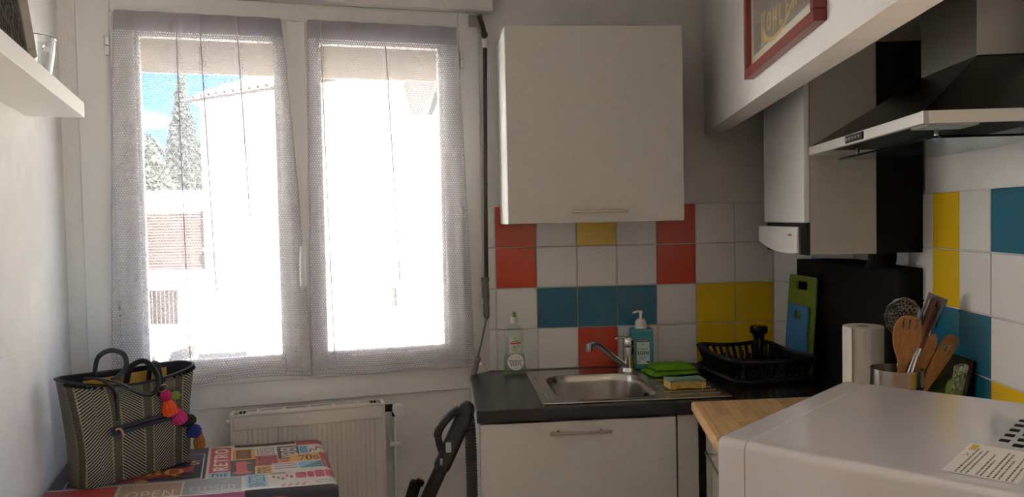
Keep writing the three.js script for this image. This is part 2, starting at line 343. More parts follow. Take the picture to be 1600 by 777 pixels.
// ------------------------------------------------------------ kitchen furniture
function barHandle(parent, x0, x1, y, z, mat, along = 'x') {
  const L = x1 - x0, g = [box(L, 0.009, 0.007, (x0 + x1) / 2, y, z + 0.026, 0.002)];
  for (const x of [x0 + 0.028, x1 - 0.028]) g.push(cyl(0.0042, 0.0042, 0.026, x, y, z + 0.012, 12, 'z'));
  return mesh('handle', g, mat, parent);
}
{
  const c = thing('wall_cabinet', 'white single-door wall cabinet with slim bar handle above the sink', 'cabinet', [0.225, 1.443, 0]);
  const W = 0.592, H = 0.645, D = 0.318;
  mesh('carcass', [span(0, 0.016, 0, H, 0.011, D), span(W - 0.016, W, 0, H, 0.011, D), span(0.016, W - 0.016, 0, 0.016, 0.011, D), span(0.016, W - 0.016, H - 0.016, H, 0.011, D), span(0.016, W - 0.016, 0.016, H - 0.016, 0.011, 0.016)], M.laminateSide, c);
  const d = mesh('door', span(0.001, W - 0.001, 0.001, H - 0.001, D + 0.002, D + 0.020, 0.0012), M.laminate, c);
  barHandle(d, 0.209, 0.395, 0.037, D + 0.020, M.brass);
}
{
  const c = thing('base_cabinet', 'white base cabinet with one tall front and bar handle below the sink', 'cabinet', [0.105, 0, 0]);
  mesh('carcass', [span(0, 0.016, 0.1, 0.86, 0.02, 0.58), span(0.579, 0.595, 0.1, 0.86, 0.02, 0.58), span(0.016, 0.579, 0.1, 0.116, 0.02, 0.58), span(0.016, 0.579, 0.116, 0.68, 0.02, 0.028)], M.laminateSide, c);
  mesh('plinth', span(0, 0.595, 0, 0.1, 0.5, 0.516), M.laminateSide, c);
  const d = mesh('door', span(0.002, 0.592, 0.105, 0.855, 0.582, 0.602, 0.0015), M.laminate, c);
  barHandle(d, 0.206, 0.391, 0.826, 0.602, M.brass);
  const f = thing('corner_filler', 'narrow white filler panel between the two rows of base cabinets', 'panel', [0.703, 0, 0]);
  mesh('panel', span(0, 0.064, 0.1, 0.858, 0.560, 0.598, 0.001), M.laminate, f);
  mesh('plinth', span(0, 0.064, 0, 0.1, 0.5, 0.516), M.laminateSide, f);
}
{
  // black worktop with the sink cut out
  const s = poly([[0.098, -0.612], [1.404, -0.612], [1.47, -0.25], [1.455, -0.19], [1.268, -0.008], [0.172, -0.008], [0.12, -0.06], [0.104, -0.075]]);
  s.holes.push(new THREE.Path(rrect(0.325, -0.56, 0.860, -0.14, 0.05).getPoints(8)));
  const g = ext(s, 0.038, 0.003); g.rotateX(-Math.PI / 2); g.translate(0, 0.862, 0);
  tag(mesh('worktop', boxUV(g), M.worktop), 'charcoal speckled worktop around the steel sink', 'worktop');
}
{
  // bamboo worktop along the right wall
  const off = 0.652, a = onWall(RGT, 0, 0, off), z0 = 0.614;
  const L = (z) => RGT.p[0] + (onWall(RGT, 1, 0, off)[0] - a[0]) / (onWall(RGT, 1, 0, off)[2] - a[2]) * (z - a[2]) + (a[0] - RGT.p[0]);
  const R = (z) => 1.516 - 0.1835 * z - 0.009;
  const pts = [[L(z0), -z0], [L(2.12), -2.12], [R(2.12), -2.12], [R(z0), -z0]];
  const g = ext(poly(pts), 0.032, 0.009, 8, 4); g.rotateX(-Math.PI / 2); g.translate(0, 0.8705, 0);
  const w = mesh('bamboo_worktop', g, M.bamboo);
  // grain along the worktop
  const uv = g.attributes.uv, p = g.attributes.position;
  for (let i = 0; i < p.count; i++) { const q = V(p.getX(i), 0, p.getZ(i)).sub(V(...RGT.p)).applyAxisAngle(V(0, 1, 0), -RGT.r); uv.setXY(i, q.x + p.getY(i) * 0.2, q.z + p.getY(i)); }
  tag(w, 'pale wooden worktop with rounded front edge under the microwave', 'worktop');
  const u = thing('side_base_cabinet', 'pale base cabinet with steel handle under the wooden worktop', 'cabinet', RGT.p, RGT.r);
  mesh('carcass', [span(0.75, 0.766, 0.1, 0.869, 0.03, 0.59), span(2.0, 2.016, 0.1, 0.869, 0.03, 0.59), span(0.766, 2.0, 0.1, 0.116, 0.03, 0.59), span(0.766, 2.0, 0.116, 0.86, 0.03, 0.04)], M.laminateSide, u);
  mesh('plinth', span(0.75, 2.016, 0, 0.1, 0.53, 0.546), M.laminateSide, u);
  for (const [x0, x1, hy] of [[0.752, 0.84, 0], [0.853, 1.35, 1], [1.353, 1.68, 1], [1.683, 2.014, 1]]) {
    const d = mesh('door', span(x0, x1 - 0.003, 0.105, 0.852, 0.592, 0.611, 0.0015), M.laminate, u);
    if (hy) barHandle(d, x0 + 0.06, x1 - 0.12, 0.80, 0.611, M.chrome);
  }
}
{
  // inset sink, pressed from one sheet
  const x0 = 0.298, x1 = 0.886, z0 = 0.072, z1 = 0.578, top = 0.905;
  const k = thing('kitchen_sink', 'stainless steel inset sink with rounded bowl and drainer', 'sink', [x0, 0.9, z0]);
  const W = x1 - x0, D = z1 - z0, bx = 0.052, bX = 0.378, bz = 0.098, bZ = 0.474;
  const s = rrect(0, -D, W, 0, 0.012);
  s.holes.push(new THREE.Path(rrect(bx, -bZ, bX, -bz, 0.10).getPoints(10)));
  const rim = ext(s, 0.005, 0.002); rim.rotateX(-Math.PI / 2); rim.translate(0, 0.0005, 0);
  mesh('rim', boxUV(rim), M.steel, k);
  // bowl: rings of rounded rectangles going down
  const ring = (y, inset, r) => rrect(bx + inset, -(bZ - inset), bX - inset, -(bz + inset), r).getSpacedPoints(72).map((p) => [p.x, y, -p.y]);
  const rings = [ring(0.0053, -0.004, 0.103), ring(0.003, 0.004, 0.098), ring(-0.02, 0.008, 0.095), ring(-0.12, 0.02, 0.085), ring(-0.145, 0.032, 0.075), ring(-0.155, 0.055, 0.06), ring(-0.158, 0.12, 0.03)];
  const pos = [], idx = [], n = rings[0].length;
  for (const R of rings) for (const p of R) pos.push(...p);
  for (let j = 0; j < rings.length - 1; j++) for (let i = 0; i < n - 1; i++) { const a = j * n + i; idx.push(a, a + n, a + 1, a + 1, a + n, a + n + 1); }
  const cI = pos.length / 3; pos.push((bx + bX) / 2, -0.159, (bz + bZ) / 2);
  for (let i = 0; i < n - 1; i++) idx.push((rings.length - 1) * n + i, cI, (rings.length - 1) * n + i + 1);
  const bg = new THREE.BufferGeometry(); bg.setAttribute('position', new THREE.Float32BufferAttribute(pos, 3)); bg.setIndex(idx); bg.computeVertexNormals();
  const steel2 = M.steel.clone(); steel2.side = THREE.DoubleSide;
  mesh('bowl', clean(bg), steel2, k);
  mesh('drain', [cyl(0.04, 0.04, 0.004, (bx + bX) / 2, -0.1560, (bz + bZ) / 2, 24), cyl(0.012, 0.012, 0.006, (bx + bX) / 2, -0.154, (bz + bZ) / 2, 16)], M.chrome, k);
  mesh('overflow', cyl(0.015, 0.015, 0.006, bX - 0.012, -0.035, (bz + bZ) / 2 + 0.02, 16, 'x'), M.blackMatt, k);
  for (let i = 0; i < 6; i++) mesh('drainer_rib', box(0.165, 0.004, 0.008, 0.482, 0.006, 0.245 + i * 0.042, 0.002), M.steel, k);
  mesh('side_groove', box(0.006, 0.003, 0.34, 0.026, 0.0065, 0.27, 0.0014), M.steel, k);
}
{
  const t = thing('mixer_tap', 'chrome single-lever mixer tap with slanting spout behind the bowl', 'tap', [0.672, 0.9055, 0.128]);
  mesh('base', [cyl(0.026, 0.029, 0.012, 0, 0.006, 0, 28)], M.chrome, t);
  mesh('body', lathe([[0, 0.010], [0.0215, 0.010], [0.0215, 0.012], [0.021, 0.086], [0.0195, 0.0865]], 28), M.chrome, t);
  mesh('lever', [lathe([[0.0195, 0.088], [0.0215, 0.089], [0.0215, 0.105], [0.019, 0.116], [0.011, 0.123], [0, 0.124]], 28), ...capTube([[0.002, 0.114, 0], [-0.02, 0.121, 0.004], [-0.048, 0.119, 0.010]], 0.0058, 14, 10)], M.chrome, t);
  mesh('spout', [...capTube([[-0.008, 0.016, 0.004], [-0.045, 0.040, 0.018], [-0.095, 0.082, 0.036], [-0.124, 0.104, 0.046], [-0.140, 0.110, 0.052], [-0.154, 0.106, 0.058]], 0.0105, 30, 14)], M.chrome, t);
  mesh('aerator', cyl(0.0125, 0.0125, 0.026, -0.156, 0.098, 0.058, 20), M.chrome, t);
}
// ------------------------------------------------------------ wall boiler, boxed pipes, hood
{
  const b = thing('wall_boiler', 'white wall-hung boiler with grey side panel under the hanging partition', 'boiler', onWall(RGT, 0, 1.337, 0), RGT.r);
  mesh('casing', [span(0.345, 0.800, 0.002, 0.60, 0.135, 0.318, 0.002)], M.boilerGrey, b);
  mesh('rear_black_block', [span(0.36, 0.7995, 0.004, 0.60, 0.008, 0.1349)], M.blackMatt, b);  // plain black block filling the gap between casing and wall
  const fc = mesh('front_cover', span(0.325, 0.800, 0.094, 0.60, 0.3185, 0.337, 0.004), M.boilerWhite, b);
  fc.userData.label = 'white enamelled front cover';
  // control panel, its lower edge curved
  const s = new THREE.Shape(); s.moveTo(0.30, 0.082); s.lineTo(0.775, 0.082); s.lineTo(0.775, 0.006); s.quadraticCurveTo(0.52, -0.012, 0.30, 0.03); s.closePath();
  const cp = ext(s, 0.022, 0.003, 16); cp.translate(0, 0, 0.329);
  const panel = mesh('control_panel', cp, M.boilerWhite, b);
  mesh('logo', [0, 1, 2, 3].map((i) => box(0.0075, i === 2 ? 0.007 : 0.0055, 0.0006, 0.690 + i * 0.011, 0.058, 0.3514)), std(lin(0.55, 0.05, 0.05), 0.5), panel);
  mesh('black_gap_strip', [span(0.33, 0.797, 0.0, 0.094, 0.3185, 0.3285, 0.001), span(0.776, 0.797, 0.004, 0.082, 0.3285, 0.345, 0.002)], M.blackPlastic, b);  // black strip in the gap under the cover, black edge beside the panel
  for (let i = 0; i < 5; i++) mesh('flexible_pipe', tube([[0.70 + 0.01 * i, 0.02, 0.05 + i * 0.02], [0.70 + 0.01 * i, -0.02, 0.05 + i * 0.02], [0.69 + 0.008 * i, -0.0415, 0.052 + i * 0.02]], 0.0085, 12, 10), M.blackPlastic, b);
}
{
  const g = prism([[1.283, 0.175], [1.297, 0.775], [1.366, 0.786], [1.464, 0.245], [1.40, 0.175]].map(([x, z]) => { const q = V(x, 0, z).sub(V(...RGT.p)).applyAxisAngle(V(0, 1, 0), -RGT.r); return [q.x, q.z]; }), 0.9005, 1.296, 0.003);
  tag(mesh('pipe_casing', g, M.blackMatt, scene, RGT.p, RGT.r), 'matt black box standing on the worktop below the boiler', 'casing');
}
{
  const h = thing('cooker_hood', 'black pyramid cooker hood with pale steel rim and duct', 'hood', onWall(RGT, 0, 1.622, 0), RGT.r);
  const s0 = 0.806, s1 = 1.545, D = 0.323, steelPaint = std(lin(0.66, 0.65, 0.62), 0.4, { metalness: 0.25 });
  mesh('rim', [span(s0, s1, 0, 0.024, D - 0.012, D, 0.0015), span(s0, s0 + 0.012, 0, 0.024, 0.008, D - 0.012), span(s1 - 0.012, s1, 0, 0.024, 0.008, D - 0.0), span(s0 + 0.012, s1 - 0.012, 0, 0.024, 0.008, 0.02)], steelPaint, h);
  // sloping canopy
  const c0 = 1.03, c1 = 1.30, cd = 0.105, yb = 0.024, yt = 0.172;
  const A = [[s0 + 0.002, yb, 0.009], [s1 - 0.002, yb, 0.009], [s1 - 0.002, yb, D - 0.002], [s0 + 0.002, yb, D - 0.002], [c0, yt, 0.009], [c1, yt, 0.009], [c1, yt, cd], [c0, yt, cd]];
  const q = [[3, 2, 6, 7], [2, 1, 5, 6], [0, 3, 7, 4], [4, 7, 6, 5], [1, 0, 4, 5], [0, 1, 2, 3]];
  const pos = []; for (const [a, b, c, d] of q) for (const i of [a, b, c, a, c, d]) pos.push(...A[i]);
  const cg = new THREE.BufferGeometry(); cg.setAttribute('position', new THREE.Float32BufferAttribute(pos, 3)); cg.computeVertexNormals();
  mesh('canopy', clean(cg), M.blackGloss, h);
  const duct = mesh('duct', span(c0 - 0.004, c1 + 0.004, yt - 0.001, 0.80, 0.009, cd + 0.004, 0.002), std(lin(0.46, 0.45, 0.42), 0.36, { metalness: 0.85 }), h);
  duct.userData.label = 'grey rectangular flue duct';
  mesh('filter', span(s0 + 0.012, s1 - 0.012, 0.012, 0.016, 0.02, D - 0.012), phy(lin(0.09, 0.088, 0.08), 0.8, { specularIntensity: 0.3 }), h);
  const gp = mesh('glass_flap', span(s0 + 0.10, s1 - 0.07, -0.022, -0.017, 0.03, D - 0.05, 0.001), phy(lin(0.72, 0.88, 0.95), 0.04, { transmission: 1, thickness: 0.005, ior: 1.25, specularIntensity: 0.35, attenuationColor: lin(0.3, 0.65, 0.75), attenuationDistance: 0.03 }), h);
  for (const [x, z] of [[s0 + 0.13, 0.06], [s1 - 0.15, 0.06], [s0 + 0.13, D - 0.09], [s1 - 0.15, D - 0.09]]) mesh('flap_stud', cyl(0.005, 0.005, 0.034, x, -0.003, z, 10), M.chrome, gp);
  const cp = mesh('control_panel', span(1.12, 1.235, 0.003, 0.021, D - 0.001, D + 0.004, 0.0015), M.blackPlastic, h);
  for (let i = 0; i < 5; i++) mesh('button', box(0.012, 0.007, 0.003, 1.135 + i * 0.0205, 0.012, D + 0.0045, 0.001), std(lin(0.25, 0.25, 0.24), 0.4), cp);
  mesh('lamp_cover', span(1.36, 1.44, 0.006, 0.0115, 0.17, 0.27, 0.001), M.white, h);
}
// ------------------------------------------------------------ framed poster on the hanging partition
{
  const x0 = 0.925, x1 = 1.550, y0 = 1.822, H = 0.50, W = x1 - x0;
  const f = thing('framed_poster', 'red wooden picture frame with grey and gold lettered print', 'picture', onWall(RGT, x0, y0, 0.5), RGT.r);
  const red = std(lin(0.20, 0.026, 0.019), 0.35), fw = 0.024;
  mesh('frame', [span(0, W, 0, fw, 0, 0.026, 0.003), span(0, W, H - fw, H, 0, 0.026, 0.003), span(0, fw, fw, H - fw, 0, 0.026, 0.003), span(W - fw, W, fw, H - fw, 0, 0.026, 0.003)], red, f);
  const c = canvas(1160, 920), g = c.getContext('2d'), ppm = 1160 / (W - 2 * fw), X = (s) => (s - x0 - fw) * ppm, Y = (y) => 920 - (y - y0 - fw) * ppm;
  g.fillStyle = '#ddd9cc'; g.fillRect(0, 0, 1160, 920);
  g.fillStyle = '#6c665d'; g.fillRect(52, 40, 1160 - 104, 920 - 100);
  g.fillStyle = '#c9a653';
  g.save(); g.translate(X(1.0), Y(1.978)); g.rotate(-0.06); g.fillStyle = '#a3754c'; g.font = 'bold 92px sans-serif'; g.textAlign = 'left'; g.scale(0.9, 1.0); g.fillText('CHOCOLAT', 0, 0); g.restore();
  g.font = 'bold 126px sans-serif'; g.textBaseline = 'alphabetic'; g.fillStyle = '#d6b45c';
  // big initial with its swash, then the other letters in an arc
  g.save(); g.translate(X(1.052), Y(1.880)); g.scale(0.85, 1.2); g.font = 'bold 190px serif'; g.fillText('K', 0, 0); g.restore();
  [...'OHLER'].forEach((ch, i) => { g.save(); g.translate(X(1.118 + i * 0.058), Y(1.905 - 0.003 * i) + [0, 12, 18, 10, -4][i]); g.rotate([0.06, 0.04, 0, -0.05, -0.1][i]); g.scale(0.95, [1.0, 1.1, 1.15, 1.1, 1.2][i]); g.fillText(ch, 0, 0); g.restore(); });
  g.strokeStyle = '#d6b45c'; g.lineWidth = 22; g.beginPath(); g.moveTo(X(1.085), Y(1.925)); g.bezierCurveTo(X(1.10), Y(1.855), X(1.30), Y(1.855), X(1.372), Y(1.935)); g.stroke();
  
  const pr = mesh('print', at(clean(new THREE.PlaneGeometry(W - 2 * fw, H - 2 * fw), true), W / 2, H / 2, 0.011), std(lin(1, 1, 1), 0.6, { map: texOf(c, { wrap: false }) }), f);
  pr.userData.label = 'dark grey print with golden lettering and cream border';
  mesh('backing', span(0.004, W - 0.004, 0.004, H - 0.004, 0.001, 0.0095), M.blackMatt, f);
  mesh('glazing', span(fw, W - fw, fw, H - fw, 0.0145, 0.0165), M.pane, f);
}
// ------------------------------------------------------------ things by the sink
{
  const b = thing('dish_soap_bottle', 'clear dish soap bottle with green cap and round white label', 'bottle', [0.262, 0.9005, 0.085], rad(4));
  const prof = [[0, 0.002], [0.036, 0.002], [0.041, 0.008], [0.042, 0.03], [0.040, 0.055], [0.0345, 0.085], [0.0325, 0.105], [0.035, 0.13], [0.0365, 0.145], [0.034, 0.158], [0.022, 0.175], [0.0125, 0.182], [0.0115, 0.186], [0.0105, 0.186], [0.0115, 0.181], [0.021, 0.173], [0.0325, 0.157], [0.035, 0.145], [0.0335, 0.13], [0.031, 0.105], [0.033, 0.085], [0.0385, 0.055], [0.0405, 0.03], [0.0395, 0.01], [0.035, 0.0045], [0, 0.0045]];
  const flat = (g) => { g.scale(1, 1, 0.62); g.computeVertexNormals(); return g; };
  const plastic = phy(lin(0.93, 0.96, 0.94), 0.05, { transmission: 1, thickness: 0, ior: 1.4 });
  mesh('bottle_body', flat(toCreasedNormals(lathe(prof, 40), 0.9)), plastic, b);
  mesh('liquid', flat(lathe([[0, 0.006], [0.034, 0.006], [0.0388, 0.012], [0.0396, 0.03], [0.0377, 0.054], [0.0345, 0.072], [0, 0.072]], 40)), phy(lin(0.80, 0.88, 0.80), 0.08, { transmission: 0.9, thickness: 0, ior: 1.3 }), b);
  mesh('collar', [cyl(0.0125, 0.0135, 0.022, 0, 0.196, 0, 24)], M.white, b);
  mesh('cap', [cyl(0.0078, 0.0088, 0.014, 0, 0.213, 0, 20), ball(0.0078, 0, 0.221, 0, 1, 0.6, 1, 16)], std(lin(0.08, 0.33, 0.03), 0.4), b);
  const curved = (w, h, y, r, mat, name, shapeFn) => {
    const g = new THREE.PlaneGeometry(w, h, 16, 6), p = g.attributes.position;
    for (let i = 0; i < p.count; i++) { const x = p.getX(i), yy = p.getY(i) + y, rad0 = r(yy); p.setXYZ(i, x, yy, 0.62 * Math.sqrt(Math.max(1e-6, rad0 * rad0 - x * x)) + 0.0008); }
    g.computeVertexNormals();
    return mesh(name, clean(g, true), mat, b);
  };
  const R = (y) => { for (let i = 1; i < 12; i++) if (y <= prof[i][1]) { const [a, ya] = prof[i - 1], [c, yc] = prof[i]; return a + (c - a) * (y - ya) / Math.max(1e-6, yc - ya); } return 0.02; };
  const c = canvas(512, 512), g = c.getContext('2d');
  g.fillStyle = '#f2f1ea'; g.beginPath(); g.arc(256, 256, 250, 0, 7); g.fill();
  g.fillStyle = '#1a1a18'; g.textAlign = 'center'; g.font = 'bold 116px sans-serif'; g.fillText('maison', 256, 256); g.font = 'bold 122px sans-serif'; g.fillText('VERTE', 256, 362);
  g.fillStyle = '#c8922a'; g.fillRect(250, 108, 120, 16); g.fillRect(330, 126, 60, 14); g.fillStyle = '#4a4a44'; g.fillRect(110, 108, 40, 12); g.fillRect(200, 430, 36, 12); g.fillRect(250, 430, 50, 12);
  g.strokeStyle = '#9ab08a'; g.lineWidth = 6; g.beginPath(); g.moveTo(120, 392); g.lineTo(390, 386); g.stroke();
  const a = canvas(512, 512), ga = a.getContext('2d'); ga.fillStyle = '#000'; ga.fillRect(0, 0, 512, 512); ga.fillStyle = '#fff'; ga.beginPath(); ga.arc(256, 256, 250, 0, 7); ga.fill();
  // round label as a true disc
  {
    const dg = new THREE.CircleGeometry(0.0305, 40), p = dg.attributes.position, uv = dg.attributes.uv;
    const pg = new THREE.RingGeometry(0.0001, 0.0305, 40, 6), pp = pg.attributes.position;
    for (let i = 0; i < pp.count; i++) { const x = pp.getX(i), y = pp.getY(i) + 0.047, r = R(y); pp.setXYZ(i, x, y, 0.62 * Math.sqrt(Math.max(1e-6, r * r - x * x)) + 0.0016); }
    pg.computeVertexNormals();
    mesh('round_label', clean(pg, true), std(lin(1, 1, 1), 0.5, { map: texOf(c, { wrap: false }) }), b);
  }
  const c2 = canvas(256, 320), g2 = c2.getContext('2d');
  g2.fillStyle = '#d9ddd2'; g2.fillRect(0, 0, 256, 320); g2.fillStyle = '#d8c93a'; g2.beginPath(); g2.ellipse(128, 40, 40, 20, 0, 0, 7); g2.fill(); g2.fillStyle = '#4d6d3a'; g2.fillRect(60, 92, 136, 12);
  g2.fillStyle = '#b5333f'; g2.fillRect(20, 122, 216, 30); g2.fillStyle = '#c7c18a'; g2.beginPath(); g2.ellipse(110, 240, 62, 48, 0, 0, 7); g2.fill(); g2.fillStyle = '#7a4c33'; g2.beginPath(); g2.ellipse(100, 196, 18, 12, 0, 0, 7); g2.fill(); g2.fillStyle = '#b9a6b6'; g2.fillRect(180, 180, 36, 30);
  curved(0.044, 0.062, 0.110, R, std(lin(1, 1, 1), 0.5, { map: texOf(c2, { wrap: false }) }), 'front_label');
}
{
  const b = thing('hand_soap_dispenser', 'turquoise hand soap dispenser with white pump behind the tap', 'soap dispenser', [0.726, 0.9055, 0.095], rad(-8));
  const s = rrect(-0.043, 0, 0.043, 0.148, 0.012), bg = ext(s, 0.052, 0.012, 8, 3); bg.translate(0, 0, -0.026);
  mesh('bottle_body', bg, phy(lin(0.10, 0.46, 0.52), 0.18, { transmission: 0.25, thickness: 0.05, ior: 1.35, attenuationColor: lin(0.25, 0.65, 0.72), attenuationDistance: 0.05 }), b);
  mesh('pump', [cyl(0.021, 0.023, 0.026, 0, 0.161, 0, 28), cyl(0.014, 0.017, 0.008, 0, 0.178, 0, 24), cyl(0.0048, 0.0055, 0.022, 0, 0.192, 0, 16), box(0.014, 0.010, 0.014, 0, 0.206, 0, 0.003), ...capTube([[0.004, 0.208, 0], [-0.012, 0.209, 0.002], [-0.026, 0.205, 0.004]], 0.0042, 10, 10)], M.white, b);
  const c = canvas(300, 560), g = c.getContext('2d');
  g.fillStyle = '#cfe3de'; g.fillRect(0, 0, 300, 560); g.fillStyle = '#15213c'; g.fillRect(8, 6, 284, 58);
  g.fillStyle = '#cfd8e4'; g.font = 'bold 34px sans-serif'; g.textAlign = 'center'; g.fillRect(30, 28, 240, 12);
  g.strokeStyle = '#5a7a78'; g.lineWidth = 5; g.beginPath(); g.arc(150, 140, 38, 3.14, 6.28); g.moveTo(124, 140); g.arc(150, 140, 20, 3.14, 6.28); g.stroke();
  g.fillStyle = '#20302e'; for (let i = 0; i < 7; i++) { g.fillRect(34 + i * 35, 208 + (i % 3) * 5, 9, 40 - (i % 2) * 8); g.fillRect(34 + i * 35, 208 + (i % 2) * 16, 24, 9); } g.font = 'bold 112px sans-serif'; g.fillText('SOIN', 150, 352);
  g.fillStyle = '#6f8f8a'; for (let i = 0; i < 4; i++) g.fillRect(60, 390 + i * 22, 180 - i * 14, 7); g.fillStyle = '#1c2422'; g.fillRect(236, 500, 54, 36); g.fillRect(16, 508, 60, 12);
  mesh('label', at(clean(new THREE.PlaneGeometry(0.046, 0.092), true), 0.004, 0.066, 0.0268), std(lin(1, 1, 1), 0.5, { map: texOf(c, { wrap: false }) }), b);
}
{
  // folded microfibre cloth: two soft layers
  const fuzz = std(lin(0.16, 0.40, 0.012), 0.95, { map: mottle, bumpMap: plasterBump, bumpScale: 0.004 });
  const layer = (w, d, y, h, ph) => {
    const N = 28, K = 14, pos = [], idx = [];
    for (let side = 0; side < 2; side++) for (let j = 0; j <= K; j++) for (let i = 0; i <= N; i++) {
      const u = i / N - 0.5, v = j / K - 0.5, e = Math.max(0, 1 - (2 * Math.abs(u)) ** 6) * Math.max(0, 1 - (2 * Math.abs(v)) ** 6);
      const wob = 0.0025 * Math.sin(u * 17 + ph) * Math.cos(v * 11 + ph) + 0.002 * Math.sin(u * 31 + v * 23 + ph);
      pos.push(u * w * (1 + 0.03 * Math.sin(v * 8 + ph)), y + (side ? 0 : h * (0.35 + 0.65 * e) + wob), v * d * (1 + 0.05 * Math.sin(u * 7 + ph)));
    }
    const n = (N + 1) * (K + 1);
    for (let j = 0; j < K; j++) for (let i = 0; i < N; i++) { const a = j * (N + 1) + i; idx.push(a, a + N + 1, a + 1, a + 1, a + N + 1, a + N + 2); const b = n + a; idx.push(b, b + 1, b + N + 1, b + 1, b + N + 2, b + N + 1); }
    const rim = (a, b) => idx.push(a, b, n + a, b, n + b, n + a);
    for (let i = 0; i < N; i++) { rim(i, i + 1); rim(K * (N + 1) + i + 1, K * (N + 1) + i); }
    for (let j = 0; j < K; j++) { rim((j + 1) * (N + 1), j * (N + 1)); rim(j * (N + 1) + N, (j + 1) * (N + 1) + N); }
    const g = new THREE.BufferGeometry(); g.setAttribute('position', new THREE.Float32BufferAttribute(pos, 3)); g.setIndex(idx); g.computeVertexNormals();
    return clean(g);
  };
  const c = thing('cleaning_cloth', 'folded lime green microfibre cloth on the drainer', 'cloth', [0.800, 0.9085, 0.205], rad(6));
  mesh('lower_fold', layer(0.172, 0.12, 0, 0.016, 0.4), fuzz, c);
  mesh('upper_fold', layer(0.150, 0.108, 0.0165, 0.016, 2.1), fuzz, c);
  const sp = thing('kitchen_sponge', 'yellow kitchen sponge with pale green scouring side on the drainer', 'sponge', [0.772, 0.9105, 0.455], rad(2));
  const wave = (h, y, col, b) => { const s = new THREE.Shape(), N = 20, hw = 0.0585; const zz = (u) => 0.031 - 0.006 * Math.cos(u * 2 * Math.PI) * -1 - 0.004; s.moveTo(-hw, -zz(0)); for (let i = 1; i <= N; i++) s.lineTo(-hw + 2 * hw * i / N, -zz(i / N)); for (let i = N; i >= 0; i--) s.lineTo(-hw + 2 * hw * i / N, zz(i / N)); s.closePath(); const g = ext(s, h, 0.002); g.rotateX(-Math.PI / 2); g.translate(0, y, 0); return mesh(b, boxUV(g), col, sp); };
  wave(0.022, 0, std(lin(0.62, 0.42, 0.10), 0.95, { bumpMap: plasterBump, bumpScale: 0.01, map: mottle }), 'sponge_body');
  wave(0.008, 0.0222, std(lin(0.20, 0.34, 0.28), 0.95, { bumpMap: plasterBump, bumpScale: 0.012, map: mottle }), 'scouring_pad');
}
// ------------------------------------------------------------ dish rack with its tray
{
  const rk = thing('dish_rack', 'black plastic dish rack with slatted sides on its drip tray', 'dish rack', [1.082, 0.9005, 0.258], rad(2));
  const W = 0.262, D = 0.36, mat = M.blackPlastic;
  const loop = (w, d, y, lift) => { const pts = rrect(-w / 2, -d / 2, w / 2, d / 2, 0.04).getSpacedPoints(48).slice(0, 48); return pts.map((p) => [p.x, y + lift * (Math.cos(p.y / d * Math.PI * 2) * 0.5 + Math.cos(p.x / w * Math.PI * 2) * 0.5), p.y]); };
  mesh('tray', [tube(loop(W + 0.012, D + 0.012, 0.012, -0.002), 0.007, 128, 8, true), (() => { const g = ext(rrect(-W / 2, -D / 2, W / 2, D / 2, 0.04), 0.004); g.rotateX(-Math.PI / 2); g.translate(0, 0.001, 0); return boxUV(g); })()], mat, rk);
  mesh('rim', [tube(loop(W + 0.016, D + 0.016, 0.076, -0.007), 0.0075, 128, 8, true)], mat, rk);
  mesh('basket_floor', [tube(loop(W - 0.03, D - 0.03, 0.022, 0), 0.004, 100, 6, true), ...Array.from({ length: 9 }, (_, i) => box(W - 0.03, 0.004, 0.005, 0, 0.022, -0.14 + i * 0.035)), ...Array.from({ length: 4 }, (_, i) => box(0.005, 0.004, D - 0.03, -0.09 + i * 0.06, 0.022, 0))], mat, rk);
  const top = loop(W + 0.012, D + 0.012, 0.074, -0.007), bot = loop(W - 0.024, D - 0.024, 0.022, 0);
  for (let i = 0; i < 48; i += 1) {
    const a = V(...top[i]), b = V(...bot[i]), m = a.clone().add(b).multiplyScalar(0.5), out = V(m.x, 0, m.z).normalize();
    const sl = new THREE.Mesh(slatGeo(a.distanceTo(b)), mat); sl.name = 'slat'; sl.castShadow = sl.receiveShadow = true; sl.position.copy(m);
    sl.quaternion.setFromUnitVectors(V(0, 1, 0), a.clone().sub(b).normalize()); rk.add(sl);
  }
  for (let i = 0; i < 9; i++) { const z = -0.13 + i * 0.03; for (const x of [-0.06, 0.02]) mesh('plate_prong', box(0.004, 0.04, 0.004, x, 0.044, z), mat, rk); }
  mesh('cutlery_divider', [box(0.003, 0.045, 0.14, 0.07, 0.046, 0.09), box(0.06, 0.045, 0.003, 0.10, 0.046, 0.03)], mat, rk);
  function slatGeo(l) { slatGeo.c ??= new THREE.BoxGeometry(0.011, 1, 0.004); const g = slatGeo.c.clone(); g.scale(1, l, 1); return clean(g); }
}
{
  const p = thing('pestle', 'black flared pestle standing upright in the dish rack', 'utensil', [1.085, 0.9255, 0.30]);
  mesh('shaft', lathe([[0, 0.001], [0.017, 0.001], [0.0165, 0.03], [0.0155, 0.07], [0.018, 0.11], [0.021, 0.124], [0.0295, 0.128], [0.0295, 0.148], [0.027, 0.152], [0, 0.152]], 32), M.blackGloss, p);
}
